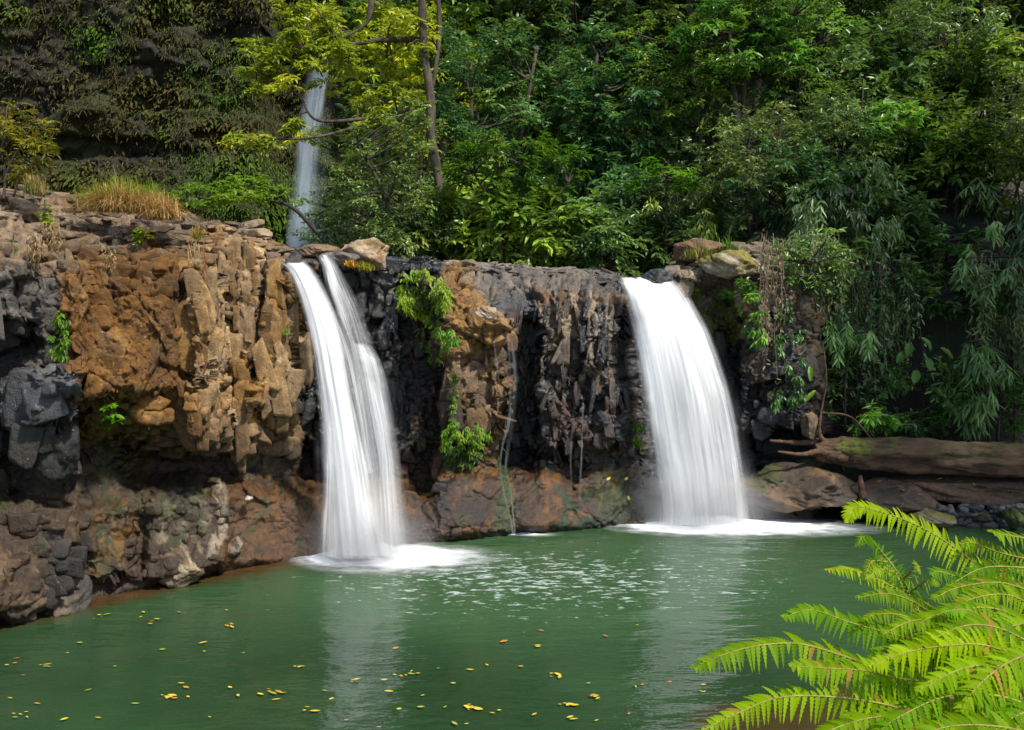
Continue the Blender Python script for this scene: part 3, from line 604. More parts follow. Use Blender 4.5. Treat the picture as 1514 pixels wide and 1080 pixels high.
def sprays(C, Rad, rng, twigs, per, L, W, mode='spray', centre=None, jit=.35):
    """leafy twigs radiating from pad centres C (n,3) with radii Rad"""
    n = len(C); Rad = np.broadcast_to(Rad, (n,))
    out = C-(C.mean(0) if centre is None else centre); out[:, 2] *= .5; out = norm(out)
    c = np.repeat(C, twigs, 0); r = np.repeat(Rad, twigs); o = np.repeat(out, twigs, 0)
    if mode == 'droop': td = norm(rng.normal(0, .5, (len(c), 3))+o*.5+np.array([0, 0, -1.1]))
    elif mode == 'flat': td = norm(rng.normal(0, 1, (len(c), 3))*np.array([1, 1, .12])+o*.3)
    else: td = norm(rng.normal(0, .8, (len(c), 3))*np.array([1, 1, .45])+o*.7+np.array([0, 0, .05]))
    st = c+rng.normal(0, .22, (len(c), 3))*r[:, None]
    ln = r*rng.uniform(.6, 1.15, len(c))
    k = np.tile(np.arange(per), len(c)); s = (k+.6)/per
    P = np.repeat(st, per, 0)+np.repeat(td*ln[:, None], per, 0)*s[:, None]; P[:, 2] -= .18*np.repeat(ln, per)*s**2
    T = np.repeat(td, per, 0); side = norm(np.cross(T, np.array([0, 0, 1.0])))*np.where(k % 2, 1, -1)[:, None]
    m = len(P)
    D = T*.7+side*.75+rng.normal(0, jit, (m, 3))+np.array([0, 0, -.75 if mode == 'droop' else -.22])
    U = np.array([0, 0, 1.0])+rng.normal(0, .38, (m, 3))+(T*.5 if mode == 'droop' else 0)
    V, Fq = leaves(P, D, U, L*rng.uniform(.65, 1.2, m), W*rng.uniform(.75, 1.2, m))
    pt = np.where(rng.random(n) < .25, rng.uniform(.7, .9, n), rng.uniform(.0, .5, n)); tn = np.clip(np.repeat(pt, twigs*per)+rng.normal(0, .13, m), 0, 1); tn = np.where((tn > .95) & (rng.random(m) < .8), .9, tn)  # a quarter of the pads tinted bright: sunlit clusters put into the colour
    return V, Fq, np.repeat(tn, 6)

def proto(kind, seed, R_, H_, z0, pads, twigs, per, L, W, mode, mat, bark, trunk_h=0, tr=.08, stems=1, padr=.3):
    """(crown mesh, trunk mesh) of one plant standing at the origin"""
    rng = np.random.default_rng(seed)
    u = norm(rng.normal(0, 1, (pads, 3))); rad = rng.uniform(.35, 1, pads)**.5
    lob = .8+.35*np.sin(np.arctan2(u[:, 1], u[:, 0])*2+seed)+.15*rng.normal(0, 1, pads)
    C = u*rad[:, None]*np.array([R_, R_, H_])*np.clip(lob, .5, 1.3)[:, None]+np.array([0, 0, z0])
    C = C[C[:, 2] > .15]
    V, Fq, tn = sprays(C, R_*padr*rng.uniform(.7, 1.25, len(C)), rng, twigs, per, L, W, mode, centre=np.array([0, 0, z0-.2*H_]))
    cr = mesh_np('crown', V, Fq, mat, False, {'tint': tn}, link=False)
    mb = MB(); topz = z0+H_*.6
    for s in range(stems):
        a = s*2.4+seed; b0 = np.array([math.cos(a)*.12*stems*.5, math.sin(a)*.12*stems*.5, -.3]) if stems > 1 else np.array([0, 0, -.4])
        tip = np.array([math.cos(a)*R_*.35*(stems > 1)+rng.normal(0, .1), math.sin(a)*R_*.35*(stems > 1)+rng.normal(0, .1), topz])
        mid = (b0+tip)/2+rng.normal(0, .12*topz*.3, 3)*np.array([1, 1, 0])
        pts = curve_pts([b0, b0*.7+mid*.3+rng.normal(0, .03, 3), mid, tip], 12)
        mb.tube(pts, tr*np.linspace(1, .3, 12), 7, a=.5)
        for q in C[s::stems*(1 if pads < 50 else 2)]:
            i = int(np.clip(np.argmin(np.abs(pts[:, 2]-(q[2]-.35*R_))), 2, 11)); st = pts[i]
            md = (st+q)/2+np.array([0, 0, -.06*R_])+rng.normal(0, .05*R_, 3)
            mb.tube(curve_pts([st, md, q], 6), tr*.32*np.linspace(1, .25, 6), 4, cap=False)
    tk = mb.build('trunk', bark, link=False, smooth=True)
    return cr, tk
PRO = {
 'bush': [proto('bush', s, 1.15, 1.0, 1.05, 34, 9, 11, .10+.035*s, .045+.014*s, 'spray', M_LEAF, M_BARKD, tr=.035, stems=4, padr=.34) for s in (1, 2, 3)],
 'fine': [proto('fine', s, 1.3, 1.25, 1.4, 48, 11, 12, .095, .042, 'spray', M_LEAFD, M_BARKD, tr=.04, stems=3, padr=.30) for s in (4, 5)],
 'droop': [proto('droop', s, 1.2, 1.3, 1.5, 36, 9, 10, .19, .048, 'droop', M_LEAFD, M_BARKD, tr=.04, stems=3, padr=.36) for s in (6, 7)],
 'tree': [proto('tree', s, 2.0, 2.6, 5.0, 70, 10, 12, .14+.035*(s-8), .062+.016*(s-8), 'spray', M_LEAF, M_BARK, tr=.15, padr=.27) for s in (8, 9, 10)],
 'tall': [proto('tall', s, 2.3, 3.8, 7.5, 95, 10, 12, .19, .085, 'spray', M_LEAF, M_BARKD, tr=.2, padr=.25) for s in (12, 13)],
 'airy': [proto('airy', s, 1.9, 2.4, 4.4, 42, 10, 12, .16, .060, 'flat', M_LEAFY, M_BARK, tr=.11, padr=.32) for s in (14, 15)],
 'broad': [proto('broad', s, .9, .75, .95, 15, 6, 7, .30, .15, 'spray', M_LEAF, M_BARKD, tr=.03, stems=3, padr=.4) for s in (16, 17)],
}
LABELS = set()
def plant(kind, v, px, d, s, tint=(1, 1, 1), label=None, name=None, cat='tree', group=None, sz=1.0, dz=0.0, z=None, rz=None, pyb=None):
    cr, tk = PRO[kind][v % len(PRO[kind])]
    x = (px-757)/F_PX*d; y = d
    if pyb is not None: p = at(px, pyb, d); x, y, zz = p
    else: zz = float(tz(x, y)) if z is None else z
    t = empty(name or ('tree' if kind in ('tree', 'tall', 'airy') else 'bush'), (x, y, zz+dz), rz if rz is not None else random.uniform(0, 6.28))
    t.scale = (s, s, s*sz)
    for o in (tk, cr):
        c = o.copy(); COL.objects.link(c); c.parent = t; c.color = (*tint, 1)
    assert label not in LABELS or group, label
    LABELS.add(label); tag(t, label, cat, group); return t
exec(compile('''
G='trees and bushes of the rainforest behind the ledge'
''','g','exec'))
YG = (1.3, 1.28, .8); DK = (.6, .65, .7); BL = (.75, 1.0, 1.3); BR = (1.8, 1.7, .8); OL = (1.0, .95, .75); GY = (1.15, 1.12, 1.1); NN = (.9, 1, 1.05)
rows = [
 # row just behind the ledge, seen left to right
 ('fine', 1, 560, 18.0, 1.0, NN, 'fine-leaved grey-green bush behind the boulder on the ledge'),
 ('bush', 0, 628, 18.6, .95, OL, 'olive bush at the foot of the tall pale trunk'),
 ('bush', 1, 700, 19.6, 1.0, DK, 'dark shaded bush right of the tall pale trunk'),
 ('bush', 2, 752, 18.4, 1.25, BR, 'bright green bush with long sunlit leaves above the middle of the ledge'),
 ('bush', 0, 822, 18.2, 1.0, YG, 'yellow-green bush behind the middle of the ledge top'),
 ('bush', 1, 884, 17.8, .75, NN, 'green bush low over the ledge, just left of the right waterfall lip'),
 ('bush', 2, 935, 18.6, .85, DK, 'dark green bush directly behind the right waterfall lip'),
 ('fine', 0, 985, 20.0, 1.1, DK, 'dark fine-leaved bush behind the mound of dry grass'),
 ('bush', 0, 1045, 19.4, 1.05, BL, 'blue-green bush behind the mossy rock shoulder'),
 ('fine', 1, 1118, 18.4, 1.05, GY, 'pale silvery green bush above the hanging roots'),
 # middle rows
 ('fine', 0, 590, 20.8, 1.2, NN, 'grey-green bush hidden between small rounded tree and pale trunk'),
 ('fine', 1, 600, 22.5, 1.6, OL, 'olive fine-leaved bush behind the tall pale trunk'),
 ('tree', 0, 690, 22.5, .85, BL, 'blue-green young tree right of the tall pale trunk'),
 ('tree', 1, 790, 23.5, .95, NN, 'mid green tree rising over the sunlit middle bush'),
 ('tree', 2, 880, 22.0, .85, BL, 'dark blue-green tree in the centre of the forest'),
 ('bush', 1, 930, 20.3, 1.3, BL, 'blue-green bush among the centre trees'),
 ('airy', 0, 965, 23.0, .9, (.45, .75, 1.5), 'pale open-crowned tree above the right waterfall'),
 ('tree', 0, 1045, 21.5, .85, YG, 'bright layered green tree above the dry grass mound'),
 ('droop', 1, 1010, 19.0, .9, BR, 'small bright drooping shrub behind the right waterfall'),
 ('tree', 1, 1100, 23.5, .95, DK, 'dark tree with two slim trunks right of the layered tree'),
 ('airy', 1, 1150, 21.0, .8, (.45, .75, 1.4), 'pale green open tree right of the layered tree'),
 # tall back row
 ('airy', 0, 590, 27.0, 1.3, YG, 'tall yellow-green tree behind the pale trunk'),
 ('tall', 0, 640, 27.5, 1.15, YG, 'tall sunlit tree directly behind the pale trunk'),
 ('tall', 1, 745, 28.5, 1.15, NN, 'tall mid green tree left of centre in the back row'),
 ('tall', 0, 850, 27.0, 1.1, DK, 'tall dark tree at the centre of the back row'),
 ('tall', 1, 935, 29.5, 1.2, OL, 'tall olive tree right of centre in the back row'),
 ('tall', 0, 1030, 28.0, 1.15, NN, 'tall green tree above the right waterfall in the back row'),
 ('tall', 1, 1120, 30.0, 1.1, DK, 'tall dark tree behind the pale open tree'),
 # right slope
 ('droop', 0, 1215, 17.3, .95, NN, 'drooping bush over the hanging vines right of the roots'),
 ('bush', 1, 1175, 17.9, .85, BL, 'blue-green bush just behind the top of the hanging roots'),
 ('bush', 1, 1290, 17.6, 1.0, NN, 'green bush above the middle of the fallen log, behind the vines'),
 ('fine', 0, 1245, 19.2, 1.1, NN, 'grey-green bush on the slope above the vines'),
 ('bush', 2, 1330, 19.4, 1.05, OL, 'olive bush on the slope above the bare soil patch'),
 ('bush', 2, 1400, 18.4, 1.05, YG, 'sunlit green bush upslope of the bare soil patch'),
 ('fine', 1, 1470, 18.0, 1.1, OL, 'olive bush at the right edge above the bamboo-like shrub'),
 ('bush', 0, 1660, 17.2, 1.3, NN, 'bush standing on the bank past the right edge'),
 ('bush', 2, 1740, 17.6, 1.4, DK, 'dark bush standing on the bank well past the right edge'),
 ('droop', 1, 1530, 17.0, 1.1, NN, 'drooping bush cut by the right edge of the picture'),
 ('bush', 0, 1195, 21.5, 1.2, DK, 'dark bush in the second row above the vines'),
 ('bush', 1, 1275, 21.5, 1.35, NN, 'rounded green bush midway up the right slope'),
 ('fine', 0, 1355, 22.0, 1.3, NN, 'wide grey-green bush midway up the right slope'),
 ('bush', 1, 1440, 21.5, 1.3, YG, 'yellow-green bush midway up the slope near the right edge'),
 ('droop', 0, 1520, 21.0, 1.3, DK, 'dark long-leaved bush midway up at the right edge'),
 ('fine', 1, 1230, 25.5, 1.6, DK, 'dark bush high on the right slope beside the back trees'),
 ('bush', 0, 1320, 25.0, 1.8, NN, 'large green bush high on the right slope'),
 ('fine', 0, 1410, 25.5, 1.6, GY, 'white-flecked bush high on the right slope'),
 ('bush', 2, 1500, 25.0, 1.7, OL, 'olive bush high on the slope near the right edge'),
 ('tree', 2, 1200, 27.0, .9, OL, 'olive tree at the top between back row and right slope'),
 ('fine', 1, 1290, 29.5, 2.0, DK, 'dark bush along the top of the picture right of centre'),
 ('droop', 0, 1380, 29.5, 2.0, NN, 'long-leaved bush along the top of the picture at right'),
 ('fine', 0, 1470, 29.5, 2.0, DK, 'dark bush near the top right corner'),
]
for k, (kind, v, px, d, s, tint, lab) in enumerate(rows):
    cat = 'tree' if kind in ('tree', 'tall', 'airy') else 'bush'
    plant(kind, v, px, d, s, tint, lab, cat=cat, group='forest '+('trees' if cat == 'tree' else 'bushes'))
for i, (x, y, s, lab) in enumerate([(12.2, 11.3, 1.3, 'big tree standing right of the pool beyond the picture edge')]):
    plant('tall', i, 757+x/y*F_PX, y, s, NN, lab, z=.8, group='overhanging trees at the right')
# the wood far behind, one mass
def build_wood():
    rng = np.random.default_rng(77); n = 520
    px = rng.uniform(570, 1620, n); d = rng.uniform(32, 44, n); x = (px-757)/F_PX*d
    z = tz(x, d)+rng.uniform(0.5, 13, n)*np.where(x > 8, .35, 1)
    V, Fq, tn = sprays(np.stack([x, d, z], -1), rng.uniform(1.1, 2.2, n), rng, 14, 14, .42, .19, 'spray', centre=np.array([3, 45, 5]))
    o = mesh_np('woods', V, Fq, M_LEAF, False, {'tint': tn}); o.color = (.8, .85, .8, 1)
    tag(o, 'dense dark green rainforest filling the valley far behind', 'forest', kind='stuff')
    # ground cover on the slope
    n = 26000; x = rng.uniform(3.5, 30, n); y = rng.uniform(15.9, 40, n)**1; z = tz(x, y)+.05
    p = np.stack([x, y, z], -1); D_ = norm(rng.normal(0, 1, (n, 3))*np.array([1, 1, .5])+np.array([0, -.5, .2])); U_ = np.array([0, -.3, 1.0])+rng.normal(0, .3, (n, 3))
    keep = rng.random(n) < np.clip(.25+1.2*fbm(x*.9, y*.9, 88, 3), .06, 1)
    p, D_, U_ = p[keep], D_[keep], U_[keep]; n = len(p)
    V, Fq = leaves(p, D_, U_, rng.uniform(.12, .3, n), rng.uniform(.05, .11, n))
    o = mesh_np('undergrowth', V, Fq, M_LEAF, False, {'tint': np.repeat(rng.uniform(0, .95, n), 6)}); o.color = (.8, .9, .8, 1)
    tag(o, 'low dark green leaves covering the steep bank', 'undergrowth', kind='stuff')
build_wood()

# ---- hero trees
def custom(name, label, cat, pads, twigs, per, L, W, mode, mat, limbs=(), bark=None, seed=0, tint=(1, 1, 1), base=None, crown='crown', trunk='trunk', trad=None, lr=.035, dip=0.0):
    """plant whose leafy pads and limbs are set one by one: pads (px,py,depth,radius m)"""
    rng = np.random.default_rng(seed+900)
    C = at(*np.array([p[:3] for p in pads], float).T); Rr = np.array([p[3] for p in pads])
    root = C.mean(0) if base is None else np.asarray(base, float)
    t = empty(name, root); tag(t, label, cat); rt = root
    V, Fq, tn = sprays(C-rt, Rr, rng, twigs, per, L, W, mode, centre=(C.mean(0)-rt)-np.array([0, -.4, .3]))
    o = mesh_np(crown, V, Fq, mat, False, {'tint': tn}, parent=t); o.color = (*tint, 1)
    if limbs:
        mb = MB()
        for l in limbs:
            pts = at(*np.array([q[:3] for q in l], float).T)-rt; r = np.array([q[3] for q in l]); n = 8*len(l)
            c = curve_pts(np.concatenate([pts, r[:, None]], 1), n); mb.tube(c[:, :3], np.abs(c[:, 3]), 9, rough=.12 if r.max() > .08 else 0, seed=seed)
        # twigs run to each pad from the closest limb point
        allp = np.concatenate([curve_pts(at(*np.array([q[:3] for q in l], float).T)-rt, 16) for l in limbs])
        for q in C-rt:
            i = np.argmin(np.linalg.norm(allp-q, axis=1)); st = allp[i]
            mb.tube(curve_pts([st, (st+q)/2+rng.normal(0, .05, 3), q], 6), lr*np.linspace(.7, .2, 6), 4, cap=False)
        mb.build(trunk, bark or M_BARK, t, True)
    return t
def scatter(cx, cy, rx, ry, n, d, dd, r0, r1, seed):
    rng = np.random.default_rng(seed); th = rng.uniform(0, 6.28, n); q = rng.uniform(0, 1, n)**.5
    return [(cx+rx*q[i]*math.cos(th[i]), cy+ry*q[i]*math.sin(th[i]), d+rng.uniform(-dd, dd), rng.uniform(r0, r1)) for i in range(n)]
yp = scatter(425, 75, 65, 30, 9, 18.3, .6, .22, .34, 1)+scatter(392, 115, 45, 22, 8, 18.2, .5, .2, .32, 2)+scatter(378, 205, 42, 12, 7, 18, .4, .16, .26, 3)+scatter(450, 185, 25, 15, 2, 18, .2, .14, .18, 33)+scatter(475, 95, 40, 35, 9, 18.3, .4, .22, .36, 34)+scatter(400, 60, 40, 25, 5, 18.2, .4, .22, .34, 35) \
   +scatter(540, 50, 80, 50, 18, 18.6, .8, .3, .5, 4)+scatter(565, 130, 55, 45, 10, 18.8, .8, .25, .4, 5)+scatter(480, 20, 60, 30, 8, 18.6, .6, .3, .45, 6)+scatter(610, 70, 30, 60, 6, 18.8, .5, .3, .45, 7)
pale = [(668, 388, 18.3, .14), (656, 330, 18.3, .115), (650, 270, 18.3, .10), (638, 205, 18.3, .095), (637, 150, 18.3, .09), (626, 70, 18.3, .085), (624, 10, 18.3, .08), (616, -120, 18.3, .08)]
custom('tree', 'tall tree with a pale leaning trunk and yellow-green leaves over the far waterfall', 'tree', yp, 10, 11, .145, .058, 'flat', M_LEAFY,
       [pale, [(628, 60, 18.6, .07), (560, 60, 18.5, .05), (480, 75, 18.3, .035), (400, 95, 18.2, .02)], [(640, 180, 18.6, .06), (560, 175, 18.5, .045), (470, 178, 18.2, .03), (440, 140, 18.2, .02), (380, 105, 18.2, .012)],
        [(636, 150, 18.6, .05), (520, 190, 18.4, .035), (450, 205, 18.1, .025), (370, 205, 18.0, .012)], [(560, -80, 18.4, .07), (548, 10, 18.4, .06), (538, 38, 18.4, .03), (500, 60, 18.3, .02)],
        [(640, 130, 18.5, .04), (650, 40, 18.6, .05), (642, -60, 18.6, .05)]], M_BARK, 1, base=at(668, 392, 18.6))
gp = scatter(560, 240, 66, 60, 20, 17.6, .6, .25, .42, 11)+scatter(572, 325, 66, 36, 15, 17.4, .5, .25, .4, 12)+scatter(500, 290, 15, 50, 5, 17.4, .3, .16, .22, 13)+scatter(620, 230, 30, 80, 8, 17.9, .4, .25, .35, 14)
custom('tree', 'rounded small grey-green tree left of the pale trunk, over the ledge boulder', 'tree', gp, 10, 12, .085, .04, 'spray', M_LEAFD,
       [[(600, 385, 17.8, .06), (585, 330, 17.7, .05), (560, 270, 17.6, .035), (530, 215, 17.6, .02)], [(590, 350, 17.7, .04), (530, 330, 17.5, .03), (470, 300, 17.4, .015)], [(640, 300, 17.9, .03), (570, 285, 17.6, .03), (520, 290, 17.5, .02)]], M_BARKD, 2, tint=(1.15, 1.15, 1), base=at(600, 388, 17.8))
fp = [(262+i*15, 288-8*math.sin(i*.5)-(i*1.2)+random.uniform(-4, 4), 15.2+random.uniform(-.25, .25), .24) for i in range(11)]+[(290+i*14, 302-i*2.2, 15.0, .2) for i in range(7)]+[(340+i*12, 268+random.uniform(-3, 3), 15.4, .2) for i in range(5)]
custom('shrub', 'flat layered light green branch spreading beside the far waterfall', 'shrub', fp, 10, 12, .085, .035, 'flat', M_LIME,
       [[(470, 345, 15.6, .04), (430, 306, 15.5, .035), (380, 294, 15.3, .025), (320, 292, 15.2, .018), (262, 296, 15.1, .01)], [(430, 306, 15.5, .02), (400, 280, 15.4, .015), (350, 270, 15.4, .01)]], M_BARKD, 3, tint=(.85, .9, 1.6), base=at(470, 350, 15.6))
# bright layered tree with two slim trunks (right of centre)
lp = scatter(1100, 30, 75, 35, 14, 20.3, .7, .35, .55, 21)+scatter(1085, 90, 70, 18, 9, 20.3, .6, .3, .5, 22)+scatter(1150, 60, 50, 30, 7, 20.3, .5, .3, .5, 23)+scatter(1040, 60, 35, 30, 6, 20.3, .5, .3, .45, 24)
custom('tree', 'layered bright green tree with two dark slim trunks right of centre', 'tree', lp, 10, 11, .17, .07, 'flat', M_LEAF,
       [[(1092, 215, 20.4, .09), (1086, 150, 20.4, .08), (1080, 80, 20.3, .06), (1078, 0, 20.3, .04)], [(1098, 215, 20.5, .06), (1100, 130, 20.4, .055), (1106, 40, 20.4, .04)]], M_BARKD, 4, tint=(.95, 1.3, .8), base=at(1092, 392, 20.5))
custom('bush', 'bush of bright green drooping leaf sprays over the right waterfall', 'bush', scatter(990, 265, 50, 25, 9, 17.6, .4, .2, .3, 31), 8, 9, .15, .06, 'flat', M_LIME,
       [[(985, 385, 17.9, .03), (985, 320, 17.8, .025), (985, 262, 17.6, .015)]], M_BARKD, 5, tint=(.5, .75, .8), base=at(985, 392, 17.9))
custom('bush', 'sunlit bush with long pale-edged leaves in the middle of the forest edge', 'bush', scatter(760, 240, 95, 45, 26, 17.3, .4, .22, .34, 32), 8, 9, .17, .055, 'spray', M_LIME,
       [[(770, 392, 17.6, .03), (775, 320, 17.5, .025), (770, 245, 17.3, .015)], [(742, 392, 17.6, .03), (735, 320, 17.5, .025), (700, 255, 17.3, .015)], [(805, 392, 17.6, .03), (812, 320, 17.5, .02), (840, 270, 17.3, .012)]], M_BARKD, 6, tint=(.36, .5, .85), base=at(770, 394, 17.6))

# ---- ground plants and bushes on the right bank
def strand_curtain(name, label, cat, px0, px1, py0, py1, d, n, seed, mat, r=.008, leafm=None, leafn=0, L=.08, W=.03, tint=(1, 1, 1), taper=.5, dd=.15):
    rng = np.random.default_rng(seed); t = empty(name, at((px0+px1)/2, py0, d)); rt = np.array(t.location)
    mb = MB(); LP = []; LD = []
    for i in range(n):
        u = rng.random(); x0 = px0+(px1-px0)*u; xe = x0+(rng.normal(0, 1)*(px1-px0)*.12); ye = py0+(py1-py0)*rng.uniform(.35, 1)*(1-taper*abs(u-.5)*1.2)
        dep = d+rng.uniform(-dd, dd); k = 7; tt = np.linspace(0, 1, k)
        pts = at(x0+(xe-x0)*tt+rng.normal(0, 2.0, k), py0+rng.uniform(-8, 14)+(ye-py0)*tt, dep+rng.normal(0, .03, k)+.2*(1-tt)*0)-rt
        c = curve_pts(pts, 16); mb.tube(c, r*rng.uniform(.5, 1.5)*np.linspace(1, .4, 16), 4, cap=False, a=rng.random())
        if leafn:
            q = rng.integers(1, 16, leafn); LP.append(c[q]+rng.normal(0, .03, (leafn, 3)))
    mb.build('strands', mat, t, True)
    if leafn:
        LP = np.concatenate(LP); m = len(LP); D_ = rng.normal(0, .6, (m, 3))+np.array([0, -.3, -.6]); U_ = np.array([0, -.5, .8])+rng.normal(0, .4, (m, 3))
        V, Fq = leaves(LP, D_, U_, L*rng.uniform(.6, 1.3, m), W*rng.uniform(.7, 1.2, m))
        o = mesh_np('leaves', V, Fq, leafm, False, {'tint': np.repeat(rng.uniform(0, .99, m), 6)}, parent=t); o.color = (*tint, 1)
    tag(t, label, cat); return t
M_ROOT = simple_mat('dry_roots', (.11, .07, .042), (.26, .185, .12), 20, .9, .3)
M_LEAFB = leaf_mat('dry_leaves', (.12, .09, .045), (.26, .21, .12), (.06, .1, .02), .2, .6)
strand_curtain('hanging_roots', 'curtain of dry brown roots hanging beside the right waterfall', 'roots', 1124, 1158, 348, 625, 14.35, 24, 41, M_ROOT, .006, M_LEAFB, 9, .07, .03, taper=.9)
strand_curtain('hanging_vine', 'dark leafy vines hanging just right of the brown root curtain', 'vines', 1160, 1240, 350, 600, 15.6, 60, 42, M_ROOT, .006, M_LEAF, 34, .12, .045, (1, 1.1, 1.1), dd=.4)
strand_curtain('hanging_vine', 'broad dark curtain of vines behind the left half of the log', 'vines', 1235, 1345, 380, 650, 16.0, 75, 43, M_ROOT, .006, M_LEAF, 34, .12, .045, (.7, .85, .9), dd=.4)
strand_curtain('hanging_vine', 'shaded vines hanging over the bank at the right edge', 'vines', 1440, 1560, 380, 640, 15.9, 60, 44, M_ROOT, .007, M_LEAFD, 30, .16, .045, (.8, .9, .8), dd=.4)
def mk(name, label, cx, cy, rx, ry, n, d, L, W, mode, mat, tint, seed, stems, cat='bush', r0=.2, r1=.32, tw=7, per=8):
    custom(name, label, cat, scatter(cx, cy, rx, ry, n, d, .35, r0, r1, seed), tw, per, L, W, mode, mat, stems, M_BARKD, seed, tint=tint, base=at(stems[0][0][0], stems[0][0][1], stems[0][0][2]))
mk('shrub', 'bamboo-like shrub of long pale leaves above the right part of the log', 1440, 555, 48, 60, 13, 15.4, .26, .05, 'droop', M_LEAFD, (1.3, 1.5, 1.2), 51, [[(1462, 655, 15.8, .03), (1458, 590, 15.6, .02), (1440, 505, 15.4, .012)], [(1475, 655, 15.8, .03), (1478, 570, 15.6, .02), (1470, 490, 15.5, .012)]])
mk('shrub', 'shrub with pale drooping leaves in front of the vines', 1262, 490, 30, 32, 8, 15.3, .2, .045, 'droop', M_LEAFD, (1.2, 1.5, 1.3), 52, [[(1250, 640, 15.5, .02), (1250, 560, 15.4, .015), (1262, 480, 15.3, .01)]])
mk('shrub', 'small green shrub growing right behind the fallen log', 1290, 625, 28, 14, 6, 15.1, .15, .05, 'spray', M_LEAF, (1.5, 1.9, .9), 53, [[(1285, 660, 15.2, .012), (1288, 640, 15.2, .01), (1290, 622, 15.1, .008)]], r0=.12, r1=.2)
mk('bush', 'grey-green bush with long leaves along the upper right edge', 1480, 390, 60, 60, 16, 15.9, .2, .05, 'droop', M_LEAFD, (1, 1.2, 1), 54, [[(1500, 600, 16.2, .03), (1495, 500, 16.1, .025), (1480, 380, 15.9, .015)]])
mk('bush', 'leafy bush spilling over the top of the hanging roots', 1195, 385, 62, 42, 18, 14.9, .12, .045, 'spray', M_LEAFD, (1.1, 1.25, 1.0), 55, [[(1215, 640, 15.4, .03), (1212, 500, 15.3, .025), (1195, 390, 14.9, .015)]])
mk('bush', 'dark green bush with yellow tips behind the dangling vines', 1290, 400, 70, 50, 20, 15.9, .14, .05, 'spray', M_LEAF, (1, 1.15, .9), 56, [[(1300, 650, 16.0, .03), (1298, 500, 16.0, .025), (1290, 400, 15.9, .015)]])
# big-leaved plants
def broad_plant(name, label, base, blades, L, W, mat, tint=(1, 1, 1), seed=0, cat='plant', stem_mat=None):
    """a stem to every single large leaf; blades (px,py,depth,lean x)"""
    rng = np.random.default_rng(seed+70); b = at(*base); t = empty(name, b); tag(t, label, cat)
    mb = MB(); P = []; D_ = []; U_ = []
    for (px, py, d, lx) in blades:
        q = at(px, py, d)-b; mb.tube(curve_pts([np.zeros(3), q*.5+np.array([0, 0, .12]), q], 8), np.linspace(.008, .004, 8), 5)
        P.append(q); D_.append([lx, -.35, -.45]); U_.append([rng.normal(0, .2), -.45, .9])
    mb.build('stem', stem_mat or M_BARKD, t, True)
    for i in range(len(P)):
        p_, d_, u_ = np.array(P[i]), norm(np.array(D_[i])), np.array(U_[i]); S = norm(np.cross(d_, u_)); Nn_ = norm(np.cross(S, d_))
        nu_, nv = 7, 12; u = np.linspace(-1, 1, nu_)[None]; v = np.linspace(0, 1, nv)[:, None]; l = L*rng.uniform(.8, 1.15)
        wv = W*.5*np.sin(np.pi*np.clip(v*.93+.05, 0, 1))**.65
        Q = p_+d_*(v*l)[..., None]+S*(u*wv)[..., None]+Nn_*(np.abs(u)*wv*.35+.004*np.sin(v*14)*np.abs(u)-.25*l*v**2)[..., None]
        o = mesh_np('leaf', Q.reshape(-1, 3), grid_faces(nv, nu_), mat, True, {'tint': np.full(nu_*nv, rng.uniform(.3, .9))}, parent=t); o.color = (*tint, 1)
broad_plant('taro_plant', 'large round light green leaves in the dark hollow above the log', (1372, 640, 15.9), [(1345, 508, 15.5, -.2), (1362, 500, 15.5, .5), (1390, 515, 15.4, .7), (1370, 530, 15.3, .1), (1340, 520, 15.5, -.6), (1355, 548, 15.3, -.2)], .25, .15, M_LIME, (.34, .55, .7), 1)
broad_plant('taro_plant', 'few bright leaves beside the broken branch at the log end', (1205, 650, 14.9), [(1198, 540, 14.8, -.1), (1206, 578, 14.7, -.7), (1192, 585, 14.7, -.9), (1184, 560, 14.8, -.4)], .27, .085, M_LIME, (.7, .9, .8), 2)
mk('shrub', 'bright compound leaves high above the log, right of centre', 1325, 185, 50, 30, 7, 17.8, .26, .10, 'spray', M_LEAF, (1.2, 1.6, 1.1), 57, [[(1340, 320, 18.0, .02), (1335, 240, 17.9, .015), (1325, 185, 17.8, .01)]])
mk('bush', 'dark green bush over the top of the bare soil, below the slope bushes', 1400, 350, 60, 32, 14, 17.0, .16, .065, 'spray', M_LEAF, (.7, .9, .75), 63, [[(1400, 420, 17.3, .02), (1400, 390, 17.2, .02), (1400, 345, 17.0, .01)]])
mk('bush', 'dark bush at the foot of the bank behind the middle of the log', 1360, 620, 55, 28, 14, 15.6, .13, .055, 'spray', M_LEAF, (.8, 1.0, .8), 58, [[(1360, 665, 15.8, .02), (1360, 640, 15.7, .02), (1360, 610, 15.6, .01)]])
mk('bush', 'green bush covering the bare soil above the taro leaves', 1400, 440, 60, 40, 16, 16.2, .15, .06, 'spray', M_LEAF, (.7, .85, .7), 59, [[(1400, 520, 16.5, .02), (1400, 470, 16.4, .02), (1400, 430, 16.2, .01)]])
mk('bush', 'low leafy bush between the taro leaves and the drooping bamboo-like shrub', 1400, 580, 40, 40, 14, 15.8, .13, .055, 'spray', M_LEAF, (.85, 1.05, .8), 60, [[(1400, 660, 15.9, .02), (1400, 620, 15.9, .02), (1400, 570, 15.8, .01)]])
mk('bush', 'leafy bush in the shade behind the vines above the log end', 1270, 560, 60, 60, 22, 16.0, .13, .055, 'spray', M_LEAF, (.75, .95, .8), 61, [[(1270, 655, 16.1, .02), (1270, 600, 16.1, .02), (1270, 540, 16.0, .01)]])
